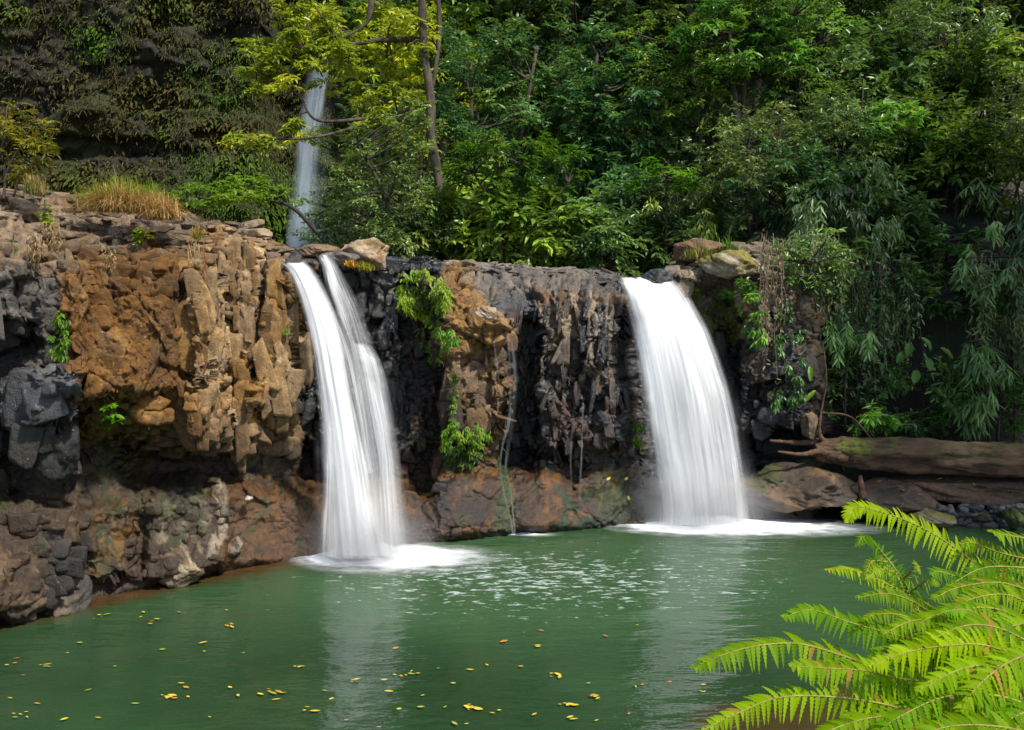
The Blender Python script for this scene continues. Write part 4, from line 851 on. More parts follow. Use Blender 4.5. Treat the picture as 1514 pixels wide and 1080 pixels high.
mk('bush', 'leafy bush at the right edge above the end of the log', 1500, 600, 30, 45, 12, 15.7, .13, .055, 'spray', M_LEAF, (.9, 1.1, .8), 62, [[(1500, 660, 15.8, .02), (1500, 620, 15.8, .02), (1500, 580, 15.7, .01)]])

# ================================================================= plants of the ledge and wall
def tuft(label, base_px, d, wpx, hgt, n, mats, tint, seed, name='grass_tuft', cat='grass tuft', arch=.6, W=.012, pts=None, split=.0, flip=0):
    """clump of arching blades rooted along a strip"""
    rng = np.random.default_rng(seed+600); px, py = base_px; t = empty(name, at(px, py, d)); rt = np.array(t.location); tag(t, label, cat)
    groups = [(mats[0], 0), (mats[-1], 1)] if len(mats) > 1 else [(mats[0], 0)]
    for gi, (m, f) in enumerate(groups):
        k = n//len(groups); x = px+rng.normal(0, .42, k)*wpx; b = at(x, py+rng.normal(0, 2, k), d+rng.normal(0, .12, k))-rt
        if pts is not None: b[:, 2] += np.interp(x, *pts)
        ang = rng.uniform(0, 6.28, k); le = hgt*rng.uniform(.5, 1.1, k)*(1-.35*np.abs(x-px)/wpx).clip(.3)
        if f: le *= 1.15
        o = np.stack([np.cos(ang), np.sin(ang)*.7-.25, 0*ang], -1)*rng.uniform(.1, arch*(1.4 if not f else .8), k)[:, None]; ns = 6
        V = []; wv = W*rng.uniform(.6, 1.3, k); s = norm(np.cross(o+np.array([0, 0, .2]), np.array([0, 0, 1.0])))
        for i in range(ns):
            q = i/(ns-1); c = b+o*(le*q**1.5)[:, None]+np.array([0, 0, 1.0])*(le*(q-.62*q**2.2*(np.linalg.norm(o, axis=1)+.25)))[:, None]
            ww = (wv*(1-q**2)*.5)[:, None]+.0008; V += [c-s*ww, c+s*ww]
        V = np.stack(V, 1).reshape(-1, 3); bb = (np.arange(k)*ns*2)[:, None]
        Fq = np.concatenate([bb+np.array([[2*i, 2*i+1, 2*i+3, 2*i+2]]) for i in range(ns-1)])
        ob = mesh_np('blades', V, Fq, m, True, {'tint': np.repeat(rng.uniform(0, .95, k), ns*2)}, parent=t); ob.color = (*tint, 1)
    return t
M_STRAW = leaf_mat('dry_grass', (.24, .15, .05), (.50, .36, .16), (.3, .12, .03), .3, .6, (1.1, 1, .7))
M_GRASS = leaf_mat('green_grass', (.10, .17, .02), (.24, .30, .03), (.4, .3, .08), .35, .5)
tuft('large tuft of straw and green grass on the left ledge top', (178, 312), 12.1, 60, .52, 1500, [M_STRAW, M_STRAW], (1.25, 1.2, 1), 1, arch=1.25, W=.009)
tuft('green blades standing among the large straw tuft', (178, 303), 12.3, 56, .62, 900, [M_GRASS], (1.2, 1.05, .8), 21, arch=.9, W=.009)
tuft('straw grass clump drooping over the right end of the grassy ledge top', (238, 322), 12.1, 28, .46, 1200, [M_STRAW, M_STRAW], (1.25, 1.15, .95), 2, arch=1.3, W=.009)
tuft('thin green grass spikes behind the straw clump', (226, 296), 13.0, 26, .42, 160, [M_GRASS], (1, 1, 1), 3, arch=.35)
tuft('small green and yellow tuft beside the orange-tipped shrub', (52, 285), 12.6, 18, .36, 380, [M_GRASS, M_STRAW], (1, 1, .9), 4)
tuft('single small orange-green tuft at the sloping end of the ledge', (292, 352), 12.2, 9, .22, 160, [M_GRASS, M_STRAW], (1.1, .9, .7), 5)
tuft('dry grass on the mound behind the right waterfall', (1035, 382), 15.6, 26, .28, 500, [M_STRAW, M_GRASS], (.8, .85, .8), 6)
tuft('short orange moss-like grass below the ledge boulder', (519, 392), 13.1, 11, .10, 300, [M_STRAW], (1.3, .95, .15), 7, arch=1.0)
tuft('small yellow grass patch right of the orange moss', (541, 398), 13.0, 12, .14, 220, [M_GRASS], (1.5, 1.1, .5), 8, arch=.9)
tuft('green blades at the back of the mossy shoulder beside the roots', (1075, 372), 15.8, 22, .4, 120, [M_GRASS], (.5, .8, .6), 9, arch=.5)
for i, (px, py, n, lab) in enumerate([(52, 365, 120, 'straw roots hanging at the upper left lip'), (76, 345, 120, 'longer straw roots hanging left of the ochre face'), (160, 378, 90, 'short straw roots over the ochre face'), (290, 370, 90, 'ochre root threads on the fin of rock')]):
    strand_curtain('hanging_roots', lab, 'roots', px-12, px+12, py-12, py+[40, 50, 26, 150][i], float(cliff_depth(px, py+20))-.18, n//5, 60+i, M_STRAW, .006, dd=.06)
# orange-tipped shrub at the left edge
custom('shrub', 'orange-tipped shrub standing at the left edge of the ledge', 'shrub', scatter(18, 215, 52, 55, 30, 11.6, .3, .12, .2, 61), 7, 9, .09, .026, 'spray', leaf_mat('orange_green_leaves', (.10, .12, .012), (.30, .26, .02), (.6, .2, .03), .4, .5),
       [[(5, 295, 11.7, .02), (12, 250, 11.7, .015), (40, 200, 11.6, .008)], [(0, 295, 11.7, .02), (-10, 240, 11.7, .015), (-20, 190, 11.6, .008)], [(20, 292, 11.7, .015), (35, 240, 11.6, .012), (60, 200, 11.5, .006)], [(-15, 290, 11.7, .02), (0, 230, 11.6, .015), (10, 180, 11.6, .006)]], M_BARK, 8, base=at(5, 296, 11.7), lr=.015)
def wallplant(label, cx, cy, rx, ry, n, L, W, mat, tint, seed, out=.12, name='wall_plant', mode='droop', r0=.06, r1=.12, tw=6, per=6, stems=True):
    rng = np.random.default_rng(seed); pads = []
    for i in range(n):
        th = rng.uniform(0, 6.28); q = rng.random()**.5; x = cx+rx*q*math.cos(th); y = cy+ry*q*math.sin(th)
        pads.append((x, y, float(cliff_depth(x, y))-out-rng.uniform(0, .06), rng.uniform(r0, r1)))
    dm = float(np.mean([p[2] for p in pads]))
    limbs = [[(cx, cy-ry, dm+.1, .008), (cx, cy, dm+.03, .006), (cx, cy+ry*.6, dm, .003)]]
    return custom(name, label, 'plant', pads, tw, per, L, W, mode, mat, limbs, M_BARKD, seed, tint, crown='leaves', trunk='stem', lr=.006)
wallplant('lime green plant cushion hanging over the ledge between the waterfalls', 626, 432, 36, 38, 60, .07, .026, M_LIME, (1.15, 1.1, .9), 71, .40, tw=8, per=7, r0=.09, r1=.15)
wallplant('trailing lime strands below the hanging cushion', 645, 496, 24, 34, 20, .05, .02, M_LIME, (.7, .85, .8), 72, .25)
wallplant('bright fern patch at the foot of the ochre boulder', 688, 642, 34, 20, 30, .065, .02, M_LIME, (.85, 1, .8), 73, .26, tw=7, per=7)
wallplant('dark mossy fern beneath the bright fern patch', 682, 672, 28, 16, 20, .07, .022, M_LIME, (.3, .45, .5), 74, .24)
wallplant('strip of small green leaves on the ochre boulder edge', 670, 590, 7, 42, 18, .04, .018, M_LIME, (.7, .8, .7), 75, .18, r0=.03, r1=.06)
wallplant('lone green seedling on the shaded face below the ochre wall', 157, 618, 12, 18, 8, .10, .05, M_LIME, (.5, .8, .6), 76, .22, mode='spray', r0=.05, r1=.09, tw=3, per=4)
wallplant('chain of small ferns down the crack left of the ochre wall', 88, 490, 12, 42, 20, .06, .022, M_LIME, (.6, .75, .5), 77, .2, r0=.04, r1=.07)
wallplant('round-leaved weed on the rubble above the ochre wall', 213, 350, 12, 10, 7, .07, .045, M_LIME, (.9, .9, .8), 78, .16, mode='spray', r0=.04, r1=.08, tw=4, per=4)
wallplant('yellow-green weed hanging at the upper left lip', 66, 322, 12, 26, 7, .07, .035, M_LIME, (1, .95, .8), 79, .1, mode='spray', r0=.04, r1=.08, tw=4, per=4)
wallplant('yellow moss tuft on the grey rock at the left edge', 20, 360, 12, 14, 10, .035, .012, M_LIME, (.8, .55, .6), 80, .03, r0=.03, r1=.05)
wallplant('leafy green plant on the mossy shoulder right of the waterfall', 1098, 428, 22, 20, 14, .11, .04, M_LEAF, (1.6, 2.0, .9), 81, .15, mode='spray', r0=.08, r1=.14)
wallplant('yellow-green moss and fern trail edging the right waterfall', 1058, 458, 38, 14, 30, .055, .02, M_LIME, (.65, .62, .6), 82, .2, r0=.04, r1=.08)
wallplant('small moss clump at the lip right of the waterfall', 1022, 432, 18, 8, 18, .05, .018, M_LIME, (.75, .62, .6), 83, .16, r0=.03, r1=.06)
wallplant('green plant just left of the right waterfall at mid height', 944, 640, 8, 16, 9, .07, .03, M_LIME, (.5, .7, .5), 84, .5, r0=.05, r1=.08)
wallplant('dangling green leaves below the mossy shoulder', 1115, 480, 16, 34, 10, .11, .045, M_LEAF, (1.5, 2.0, .9), 85, .1, r0=.07, r1=.12)
wallplant('mixed green weeds on the dark rock between the root curtain and the log end', 1162, 520, 30, 85, 26, .10, .04, M_LEAF, (.5, .7, .5), 88, .2, r0=.08, r1=.14)
wallplant('tiny green sprig on the block beside the left waterfall', 425, 487, 4, 6, 3, .04, .025, M_LIME, (.8, .9, .8), 86, .05, r0=.02, r1=.04)
wallplant('fern frond at the side of the ochre boulder', 668, 498, 14, 16, 6, .08, .025, M_LIME, (.5, .9, .7), 87, .1, r0=.06, r1=.1)

# ================================================================= ROCKS, LOG
def rock_geo(seed, sx, sy, sz, planes=16, sub=5, rough=.05):
    rng = np.random.default_rng(seed); import bmesh
    bm = bmesh.new(); bmesh.ops.create_icosphere(bm, subdivisions=sub, radius=1)
    V = np.array([v.co[:] for v in bm.verts]); Fq = np.array([[v.index for v in f.verts] for f in bm.faces]); bm.free()
    nrm = norm(rng.normal(0, 1, (planes, 3))); dd = rng.uniform(.68, 1.0, planes); k = V@nrm.T
    r = np.min(np.where(k > .05, dd/np.maximum(k, .05), 9), axis=1); r = np.minimum(r, 1.25)
    V = V*r[:, None]
    a = V[:, 0]+V[:, 2]*.7; b = V[:, 1]-V[:, 2]*.6
    V = V*(1+rough*2*fbm(a*2.2+seed, b*2.2, seed, 5)+rough*.8*facets(a*3+seed, b*3, seed+1)[0]+rough*.5*facets(a*8+seed, b*8, seed+2, 1.2)[0])[:, None]
    return V*np.array([sx, sy, sz]), Fq, a, b
def rock(label, px, py, d, sx, sy, sz, seed, col, col2=None, wet=0., name='boulder', moss=None, rot=0, cat='rock', planes=13, rough=.085, group=None, wlo=None):
    V, Fq, a, b = rock_geo(seed, sx, sy, sz, planes, rough=rough)
    c, s = math.cos(rot), math.sin(rot); V = V@np.array([[c, s, 0], [-s, c, 0], [0, 0, 1]])
    C = np.ones((len(V), 3))*np.array(col)
    if col2 is not None: m = sst(fbm(a*1.7+seed, b*1.7, seed+3, 5, .6), -.1, .12)[:, None]; C = C*(1-m)+np.array(col2)*m
    up = V[:, 2]/sz; w_ = np.full(len(V), float(wet))
    if moss is not None: m = (sst(fbm(a*1.3+seed, b*1.3, seed+9, 5, .6)+up*.35, .1, .3))[:, None]; C = C*(1-m)+np.array(moss)*m
    o = mesh_np(name, V, Fq, M_ROCK, False, {'Col': C, 'wet': w_}); o.location = tuple(at(px, py, d)); tag(o, label, cat, group); return o
rock('tan boulder sitting on the ledge between left and far waterfall', 538, 376, 13.9, .42, .32, .25, 3, (.36, .27, .18), (.25, .17, .09), planes=14)
rock('low flat rock in front of the ledge boulder', 500, 385, 13.4, .28, .25, .1, 5, (.2, .17, .14), (.1, .09, .085))
rock('brown rock at the left foot of the ledge boulder', 470, 372, 14.0, .3, .3, .1, 6, (.2, .13, .08))
rock('grey angular block jutting from the wall at the left edge', 78, 580, float(cliff_depth(78, 600))+.16, .25, .35, .24, 7, (.13, .125, .12), (.07, .065, .06), rot=.4, planes=10)
rock('dark tall block below the grey angular block', 76, 650, float(cliff_depth(78, 650))+.05, .30, .35, .45, 8, (.03, .03, .03), (.05, .04, .03), rot=.2, planes=10)
rock('dark wet boulder at the bottom left waterline', 98, 884, 10.62, .24, .3, .28, 9, (.06, .05, .045), (.15, .11, .08), .4, planes=14)
rock('brown boulder at the left edge above the water', 12, 868, 10.15, .36, .35, .36, 10, (.045, .028, .016), (.14, .09, .05), .4, planes=14, rough=.1)
rock('pale rock at the foot of the wall left of the waterfall', 262, 838, 11.35, .34, .22, .2, 12, (.12, .085, .05), (.3, .24, .16), .15)
rock('small dark knobbly rock near the left waterfall foot', 348, 808, 11.95, .13, .13, .11, 13, (.05, .045, .045), (.22, .15, .09), .5)
rock('loose pale stone stuck in the earth left of the waterfall', 367, 737, 12.1, .05, .05, .04, 14, (.4, .36, .3))
rock('dark stone at the lip just right of the waterfall top', 972, 412, 15.0, .3, .25, .14, 15, (.05, .05, .055), None, .6)
rock('pale weathered block on the mossy shoulder right of the waterfall', 1085, 392, 15.3, .5, .4, .24, 16, (.40, .35, .28), (.25, .19, .12), moss=(.2, .17, .04))
rock('brown earth mound with dry roots behind the shoulder', 1035, 372, 16.0, .5, .4, .22, 17, (.18, .11, .06), (.25, .17, .09))
rock('pale capstone on the ochre boulder by the trickle', 722, 462, 12.75, .16, .2, .10, 18, (.40, .33, .26), (.3, .22, .14))
rock('flat brown slab above the pool under the fallen log', 1185, 722, 14.75, .98, .7, .30, 21, (.15, .085, .04), (.05, .032, .018), .45, moss=(.07, .07, .02), planes=12)
rock('rounded brown rock right of the flat slab', 1310, 738, 14.7, .85, .6, .34, 22, (.10, .065, .04), (.04, .03, .02), .15, planes=18)
rock('low mossy rock lying at the water edge below the log', 1365, 768, 14.1, .38, .3, .13, 23, (.09, .075, .05), (.14, .13, .08), .2, moss=(.08, .08, .015))
rock('round moss-green stone at the right edge waterline', 1500, 768, 14.0, .17, .17, .15, 24, (.06, .07, .02), None, .1, moss=(.10, .13, .015), planes=24)
rock('mossy stone left of the round green stone', 1452, 762, 14.3, .16, .14, .1, 25, (.07, .065, .04), None, .1, moss=(.10, .11, .015), planes=22)
rock('shaded brown bank rock below the right end of the log', 1440, 722, 15.1, 1.3, .6, .26, 26, (.05, .032, .02), (.10, .06, .035), .1, planes=20)
rock('slanting stone leaning against the log end', 1196, 632, 14.75, .16, .12, .2, 27, (.2, .13, .08), (.1, .07, .05), rot=.5, planes=8)
# pebbles
def pebbles():
    rng = np.random.default_rng(91); mb_V = []; mb_F = []; A = []; n0 = 0
    for i in range(170):
        px = rng.uniform(1380, 1545); py = rng.uniform(748, 777); s = rng.uniform(.03, .085)
        V, Fq, a, b = rock_geo(1000+i, s*rng.uniform(.9, 1.5), s, s*.75, 10, 2, .03)
        z = .02+.3*sst(-py, -777, -745); c = on_z(px, py, z); V = V+c
        mb_V.append(V); mb_F.append(Fq+n0); n0 += len(V); A.append(np.ones((len(V), 3))*rng.choice([.04, .07, .12, .2])*np.array([1, .95, .88]))
    o = mesh_np('pebbles', np.concatenate(mb_V), np.concatenate(mb_F), M_ROCK, False, {'Col': np.concatenate(A), 'wet': np.full(n0, .5)})
    tag(o, 'dark wet pebbles on the shore at the right edge', 'pebbles', kind='stuff')
pebbles()
# fallen log
def build_log():
    m, nt, out = new_mat('log_bark')
    n1 = noise(nt, 4, 8, .65, stretch=(.35, 1, 1)); n2 = noise(nt, 1.7, 4, .6)
    c = mixc(nt, rng_(nt, n1, .35, .65, 0, 1), (.035, .018, .010), (.26, .135, .07))
    c = mixc(nt, rng_(nt, n2, .5, .62, 0, .6), c, (.05, .028, .016))
    mo = attr(nt, 'tint'); n4 = noise(nt, 9, 5, .65); k = mth(nt, 'MULTIPLY', rng_(nt, n4, .38, .55, 0, 1), mo, clamp=True); c = mixc(nt, k, c, (.16, .22, .012))
    p = N(nt, 'ShaderNodeBsdfPrincipled', Roughness=.75); nt.links.new(c, p.inputs['Base Color'])
    b = N(nt, 'ShaderNodeBump', Strength=1.0, Distance=.09); nt.links.new(noise(nt, 11, 9, .72, stretch=(.22, 1, 1)), b.inputs['Height']); nt.links.new(b.outputs[0], p.inputs['Normal'])
    nt.links.new(p.outputs[0], out.inputs[0])
    t = empty('fallen_log', at(1380, 700, 14.8)); rt = np.array(t.location); tag(t, 'long brown fallen tree trunk with moss lying along the right bank', 'log')
    def tb(name, l, k, rough, seed, moss=None, n=60):
        q = np.array(l, float); c_ = curve_pts(np.concatenate([at(q[:, 0], q[:, 1], q[:, 2])-rt, q[:, 3:4]], 1), n)
        mb = MB(); mb.tube(c_[:, :3], c_[:, 3], k, rough=rough, seed=seed, a=0, fi=.05 if n > 200 else .35, fj=3.2 if n > 200 else 1.0); V = mb.V[0]
        a = np.zeros(len(V))
        if moss:
            w_ = V+rt; dpx = w_[:, 0]/(w_[:, 1])*F_PX+757
            up = (V[:, 2]-np.interp(V[:, 0], c_[:, 0], c_[:, 2]))
            for (x0, x1, s_) in moss: a += s_*box(dpx, dpx*0, x0, x1, -9, 9, 14)*sst(up, -.12, .12)
        mb.A[0] = a; return mb.build(name, m, t, True)
    tb('trunk', [(1205, 668, 14.75, .13), (1225, 667, 14.75, .20), (1260, 668, 14.78, .245), (1330, 672, 14.8, .275), (1420, 678, 14.8, .28), (1500, 681, 14.8, .29), (1600, 685, 14.9, .29), (1700, 690, 15.1, .25)], 72, .17, 3, [(1245, 1295, 1.0), (1320, 1345, .5), (1370, 1520, .25)], 260)
    tb('branch', [(1250, 662, 14.75, .12), (1215, 654, 14.8, .07), (1180, 655, 14.85, .045), (1138, 652, 14.9, .02)], 10, .2, 4)
    tb('branch', [(1250, 678, 14.65, .10), (1215, 668, 14.6, .06), (1185, 672, 14.55, .035), (1150, 668, 14.6, .02)], 10, .2, 5)
    tb('branch', [(1225, 660, 14.75, .06), (1212, 642, 14.7, .035), (1214, 610, 14.7, .02), (1222, 560, 14.8, .012), (1216, 505, 14.9, .01)], 8, .15, 6)
    tb('branch', [(1214, 610, 14.7, .02), (1260, 618, 14.7, .014), (1300, 665, 14.6, .006)], 6, .1, 7)
    tb('branch', [(1272, 705, 14.45, .03), (1273, 718, 14.3, .05), (1276, 738, 14.3, .06)], 10, .1, 8, n=20)
build_log()

# ================================================================= FLOATING AND FALLEN LEAVES
M_YL = [simple_mat('yellow_leaf', (.55, .40, .03), (.65, .50, .05), 20, .5, .1), simple_mat('orange_leaf', (.50, .17, .02), (.55, .25, .03), 20, .5, .1), simple_mat('olive_leaf', (.25, .28, .03), (.35, .38, .04), 20, .5, .1)]
def leaf_proto(m, seed):
    u = np.linspace(-1, 1, 5)[None]; v = np.linspace(0, 1, 9)[:, None]; w = .5*np.sin(np.pi*np.clip(v, .02, .98))**.8*.5
    P = np.stack([v-.5+0*u, u*w, .08*np.abs(u)*w*2+.10*(v-.5)**2*4*.3+.03*np.sin(u*3+seed)*v], -1)
    return mesh_np('fallen_leaf', P.reshape(-1, 3), grid_faces(9, 5), m, True, link=False)
LP_ = [leaf_proto(m, i) for i, m in enumerate(M_YL)]
CN = ['yellow', 'orange-red', 'olive green']
def floaters():
    rng = np.random.default_rng(5)
    spec = [(212, 905, 0), (208, 912, 0), (232, 915, 2), (150, 912, 0), (222, 922, 0), (265, 905, 2), (336, 925, 1), (335, 902, 0), (395, 880, 1), (300, 950, 0), (302, 963, 0), (25, 973, 1), (22, 980, 1), (10, 983, 0), (34, 998, 1), (60, 983, 2), (70, 982, 0), (100, 965, 2), (66, 985, 2), (268, 1010, 0), (275, 1016, 1), (278, 1030, 0), (258, 1032, 1), (340, 1016, 0), (352, 1028, 0), (385, 1026, 0), (398, 1022, 0), (415, 1024, 0), (408, 1034, 0), (418, 1024, 2), (480, 1021, 2), (490, 1033, 0), (450, 1050, 0), (30, 1056, 0), (40, 1060, 0), (95, 1063, 0), (145, 1061, 0), (200, 1040, 2), (560, 1075, 0), (512, 1064, 2), (575, 1022, 0), (590, 1048, 0), (600, 998, 1), (568, 1005, 0), (618, 995, 2), (625, 1028, 0), (648, 988, 2), (622, 1045, 2), (658, 1045, 2), (695, 990, 0), (707, 1048, 0), (728, 1054, 0), (738, 1050, 0), (690, 1070, 0), (720, 983, 0), (770, 985, 1), (795, 956, 0), (745, 948, 1), (815, 1000, 0), (828, 1002, 1), (840, 1042, 0), (843, 1060, 0), (790, 1056, 0), (880, 1030, 0), (848, 1063, 0), (882, 1065, 0), (930, 1055, 1), (950, 1012, 1), (940, 1015, 0), (990, 1008, 1), (1040, 1012, 0), (1042, 1022, 2), (895, 940, 1), (800, 932, 1), (775, 935, 2), (942, 924, 0), (555, 880, 1), (585, 958, 1), (130, 1020, 2), (15, 1032, 0), (118, 950, 2), (170, 985, 2), (445, 985, 2), (520, 1008, 1), (670, 1010, 0), (870, 1010, 2), (240, 960, 2), (360, 965, 2), (55, 1040, 1), (310, 1060, 0)]
    for q in range(26):
        k = rng.integers(0, len(spec)); a = spec[k]
        for _ in range(rng.integers(1, 4)): spec.append((a[0]+rng.normal(0, 9), a[1]+rng.normal(0, 3), int(rng.choice([0, 0, 2, 1]))))
    for i, (px, py, c) in enumerate(spec):
        o = LP_[c].copy(); COL.objects.link(o); p = on_z(px, py, .022); o.location = tuple(p)
        s = .035+.060*rng.random()**1.5; o.scale = (s, s*rng.uniform(.5, 1.1), s*.5); o.rotation_euler = (rng.normal(0, .06), rng.normal(0, .06), rng.normal(0, .45)+(3.14 if i % 2 else 0))
        zone = 'near the left rock shore' if px < 450 and py < 945 else 'scattered over the dark left side of the pool' if px < 450 else 'on the pale reflection of the left waterfall' if px < 630 else 'in the green middle of the pool' if px < 900 else 'near the fern'
        tag(o, f'{CN[c]} fallen leaf floating {zone}', 'leaf', f'{CN[c]} leaves floating {zone}')
    for i, (px, py, c) in enumerate([(928, 736, 0), (924, 745, 0), (936, 752, 0), (930, 738, 0), (910, 712, 1), (900, 708, 0), (926, 708, 0)]):
        o = LP_[c].copy(); COL.objects.link(o); o.location = tuple(on_cliff(px, py, .05)); s = .09; o.scale = (s, s, s); o.rotation_euler = (.9, rng.normal(0, .3), rng.uniform(0, 3))
        tag(o, f'{CN[c]} leaf stuck on the green rock left of the right waterfall', 'leaf', f'{CN[c]} leaves on the green rock')
    for i, (px, py, c) in enumerate([(1152, 692, 0), (1175, 690, 1), (1200, 694, 1), (1230, 700, 1), (1300, 712, 0), (1360, 730, 0), (1390, 708, 0), (1440, 716, 0), (1420, 712, 1), (1335, 725, 1), (1462, 722, 1), (1155, 652, 0)]):
        o = LP_[c].copy(); COL.objects.link(o); d = 14.35 if py > 688 else 14.5; o.location = tuple(at(px, py, d)); s = .09; o.scale = (s, s, s); o.rotation_euler = (.5, rng.normal(0, .3), rng.uniform(0, 3))
        tag(o, f'{CN[c]} leaf lying on the rocks under the fallen log', 'leaf', f'{CN[c]} leaves under the log')
floaters()

# ================================================================= FOREGROUND FERN
M_FERN = leaf_mat('fern_leaf', (.10, .21, .0015), (.26, .42, .0015), (.36, .24, .04), .45, .5, (1.3, 1.4, .3))
[setattr(n.inputs['Specular IOR Level'], 'default_value', .08) for n in M_FERN.node_tree.nodes if n.type == 'BSDF_PRINCIPLED']
M_STEM = simple_mat('fern_stem', (.20, .14, .03), (.30, .26, .05), 20, .6, .2)
def fern():
    rng = np.random.default_rng(17); base = at(1540, 1120, 2.9); base = np.array([base[0]+.15, base[1], 1.05])
    t = empty('fern', base); tag(t, 'bright yellow-green fern arching over the pool in the lower right corner', 'fern')
    # stem first point -> tip last; length of the leaflets in metres; depth
    fr = [
     ([(1530, 880), (1450, 838), (1400, 802), (1352, 775), (1299, 756), (1264, 750), (1254, 770)], .085, 2.9, 0),
     ([(1540, 800), (1480, 790), (1467, 785)], .05, 3.0, 0),
     ([(1535, 830), (1480, 818), (1440, 803), (1419, 805)], .05, 2.95, 0),
     ([(1390, 905), (1350, 880), (1330, 850), (1300, 812), (1278, 794), (1268, 806)], .05, 2.8, 0),
     ([(1335, 860), (1355, 836), (1358, 846)], .035, 2.8, 0),
     ([(1318, 832), (1290, 830), (1282, 846)], .035, 2.8, 0),
     ([(1350, 885), (1300, 858), (1255, 842), (1224, 843)], .055, 2.75, 0),
     ([(1340, 880), (1375, 856), (1384, 866)], .04, 2.75, 0),
     ([(1400, 925), (1350, 890), (1310, 878), (1268, 884)], .055, 2.7, 0),
     ([(1330, 850), (1300, 842), (1282, 856)], .04, 2.8, 0),
     ([(1440, 950), (1370, 948), (1310, 935), (1255, 920), (1200, 902), (1160, 912)], .085, 2.6, 0),
     ([(1400, 940), (1340, 912), (1300, 908), (1280, 915)], .05, 2.6, 0),
     ([(1300, 990), (1240, 968), (1180, 952), (1120, 955), (1070, 968), (1027, 986)], .090, 2.45, 0),
     ([(1420, 1010), (1340, 1005), (1280, 992), (1220, 988), (1172, 985)], .095, 2.4, 0),
     ([(1370, 1060), (1300, 1040), (1220, 1030), (1150, 1032), (1090, 1055), (1035, 1082)], .080, 2.3, 0),
     ([(1540, 960), (1480, 930), (1430, 925), (1380, 945), (1330, 975)], .095, 2.45, 0),
     ([(1540, 930), (1470, 900), (1400, 905), (1350, 925)], .085, 2.6, 0),
     ([(1540, 985), (1460, 955), (1400, 955), (1340, 965), (1290, 985)], .095, 2.35, 0),
     ([(1560, 1010), (1480, 985), (1420, 990), (1360, 1020)], .090, 2.3, 0),
     ([(1560, 1060), (1480, 1030), (1400, 1030), (1330, 1060), (1290, 1090)], .090, 2.25, 0),
     ([(1540, 880), (1480, 862), (1420, 868), (1380, 885)], .07, 2.75, 0),
     ([(1545, 905), (1490, 880), (1440, 885), (1400, 905)], .075, 2.7, 0),
     ([(1520, 840), (1470, 838), (1440, 845), (1400, 868)], .06, 2.85, 0),
     ([(1450, 870), (1410, 852), (1385, 845), (1378, 850)], .05, 2.8, 0),
     ([(1460, 1080), (1380, 1062), (1300, 1060), (1240, 1075), (1200, 1095)], .080, 2.25, 0),
     ([(1560, 1095), (1480, 1075), (1400, 1075), (1340, 1100)], .085, 2.15, 0),
     ([(1500, 1000), (1440, 1010), (1380, 1045), (1340, 1080)], .085, 2.35, 0),
     ([(1560, 850), (1500, 845), (1460, 862), (1430, 880)], .065, 2.9, 0),
     ([(1420, 965), (1370, 960), (1310, 968), (1270, 985)], .07, 2.5, 0),
     ([(1560, 1040), (1500, 1060), (1450, 1100)], .085, 2.2, 0),
     ([(1360, 1000), (1320, 1015), (1280, 1040), (1250, 1062)], .07, 2.4, 0),
     ([(1560, 960), (1500, 975), (1450, 1010), (1420, 1050)], .09, 2.3, 0),
     ([(1550, 920), (1500, 925), (1450, 950), (1410, 985)], .09, 2.5, 0),
    ]
    for q in range(26):
        x0 = rng.uniform(1400, 1560); y0 = rng.uniform(930, 1110); le = rng.uniform(90, 190); an = rng.uniform(-.35, .75)
        x1 = x0-le*math.cos(an); y1 = y0-le*math.sin(an)+20
        if x1 < 1290+max(0, 960-y1)*.5: x1 = 1290+max(0, 960-y1)*.5
        fr.append(([(x0, y0), ((x0*2+x1)/3, (y0*2+y1)/3-14), ((x0+2*x1)/3, (y0+2*y1)/3-12), (x1, y1+8)], rng.uniform(.05, .085), rng.uniform(2.5, 2.85), 0))
    for i, (pts, ll, d, _) in enumerate(fr):
        pts = np.array(pts, float); n = len(pts)
        dep = d+np.linspace(.12, -.10, n)+rng.normal(0, .015, n)
        W3 = at(pts[:, 0], pts[:, 1], dep)-base
        seg = np.linalg.norm(np.diff(W3, axis=0), axis=1).sum(); k = max(10, int(seg/(.0125+.075*ll))); c = curve_pts(W3, k)
        mb = MB(); mb.tube(c, np.linspace(.0035, .0009, k), 5, a=.5)
        root = c[0]; q = np.array([.0, .05, -.05]); 
        mb.tube(curve_pts([np.zeros(3)+rng.normal(0, .04, 3), root*.5+np.array([.08, 0, .02]), root], 12), np.linspace(.006, .0035, 12), 5, a=.5)
        st = mb.build('frond', M_STEM, t, True)
        T = norm(np.gradient(c, axis=0)); up = norm(np.array([.0, -.75, .66])+rng.normal(0, .16, 3)); S = norm(np.cross(T, up)); s = np.linspace(0, 1, k)
        prof = np.clip(np.minimum((s+.25)*2.2, 1), 0, 1)*np.clip(1.02-s, 0, 1)**.55
        P = []; D_ = []; L_ = []; U_ = []
        for sg in (-1, 1):
            sel = np.arange(1, k); jt = rng.normal(0, .10, (len(sel), 3))
            dirv = S[sel]*sg*.92+T[sel]*.42+jt; dirv[:, 2] -= .28
            P.append(c[sel]+T[sel]*.004*sg); D_.append(dirv); L_.append(ll*prof[sel]*rng.uniform(.78, 1.12, len(sel))*np.where(rng.random(len(sel)) < .04, .4, 1)); U_.append(np.tile(up, (len(sel), 1))+rng.normal(0, .3, (len(sel), 3)))
        P = np.concatenate(P); D_ = norm(np.concatenate(D_)); L_ = np.concatenate(L_)+.004; U_ = np.concatenate(U_)
        # serrated blades: each leaflet is a strip with a toothed outline
        m = len(P); nt_ = 15; S_ = norm(np.cross(D_, U_)); N_ = norm(np.cross(S_, D_)); V = []; wmax = .019*(ll/.085)
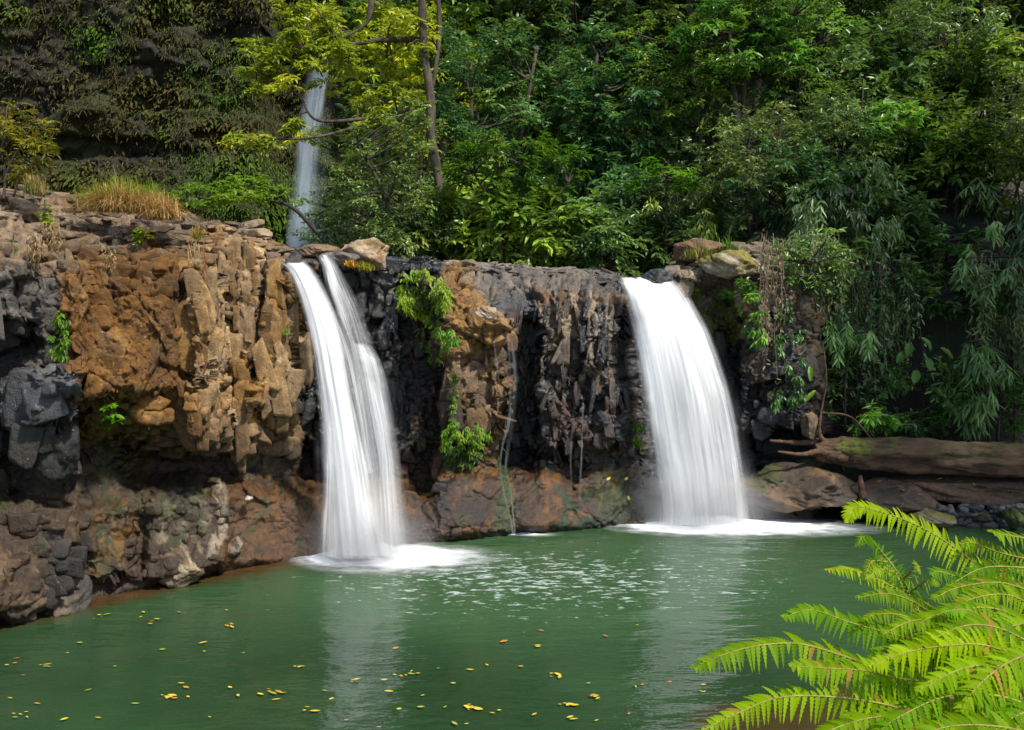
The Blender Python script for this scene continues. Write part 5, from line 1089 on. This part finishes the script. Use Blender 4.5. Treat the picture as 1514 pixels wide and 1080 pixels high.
        for j in range(nt_):
            v = j/(nt_-1); w_ = wmax*(1-v)**.75*(1.0 if j % 2 == 0 else .6)*min(1, .7+v*4)
            cc = P+D_*(L_*v)[:, None]+np.array([0, 0, -1.0])*(L_*.28*v**2)[:, None]+T[0]*0
            V += [cc+S_*w_*.5+N_*w_*.14, cc, cc-S_*w_*.5+N_*w_*.14]
        V = np.stack(V, 1).reshape(-1, 3); b = (np.arange(m)*nt_*3)[:, None]
        Fq = np.concatenate([b+np.array([[3*j+a, 3*j+a+1, 3*j+a+4, 3*j+a+3]]) for j in range(nt_-1) for a in (0, 1)])
        tn = np.clip(rng.uniform(.2, .8)+rng.normal(0, .16, m), 0, .94); tn[rng.random(m) < .03] = .98
        o = mesh_np('leaflets', V, Fq, M_FERN, True, {'tint': np.repeat(tn, nt_*3)}, parent=st)
        o.color = [(1, 1, 1, 1), (.68, .85, .8, 1), (1.25, 1.1, .8, 1), (.5, .7, .7, 1), (1.1, 1.05, 1, 1)][rng.choice(5, p=[.35, .2, .2, .1, .15])]
fern()

# ================================================================= CAMERA, LIGHT
cam = bpy.data.cameras.new('camera'); co = bpy.data.objects.new('camera', cam); COL.objects.link(co)
co.location = (0, 0, H_CAM); co.rotation_euler = (math.pi/2-PITCH, 0, 0)
cam.sensor_width = 36; cam.lens = 36*F_PX/1514; cam.clip_end = 500; sc.camera = co
SUN_EL, SUN_AZ = R(52), R(46)      # azimuth: to the right of and behind the camera
dirv = Vector((math.sin(SUN_AZ)*math.cos(SUN_EL), -math.cos(SUN_AZ)*math.cos(SUN_EL), math.sin(SUN_EL)))
sun = bpy.data.lights.new('sun', 'SUN'); so = bpy.data.objects.new('sun', sun); COL.objects.link(so)
sun.energy = 3.9; sun.angle = R(4); sun.color = (1, .95, .86); so.rotation_euler = dirv.to_track_quat('Z', 'Y').to_euler()
wd = bpy.data.worlds.new('World'); sc.world = wd; wd.use_nodes = True; nt = wd.node_tree
sky = nt.nodes.new('ShaderNodeTexSky'); sky.sky_type = 'NISHITA'; sky.sun_disc = False; sky.sun_elevation = SUN_EL
sky.sun_rotation = math.atan2(dirv.x, dirv.y)
bg = nt.nodes['Background']; nt.links.new(sky.outputs[0], bg.inputs[0]); bg.inputs[1].default_value = .125
sc.view_settings.view_transform = 'Standard'; sc.view_settings.look = 'None'; sc.view_settings.exposure = 0.6; sc.view_settings.gamma = 1
sc.cycles.max_bounces = 6; sc.cycles.transparent_max_bounces = 16; sc.cycles.diffuse_bounces = 3; sc.cycles.glossy_bounces = 3; sc.cycles.transmission_bounces = 3
sc.cycles.use_denoising = True
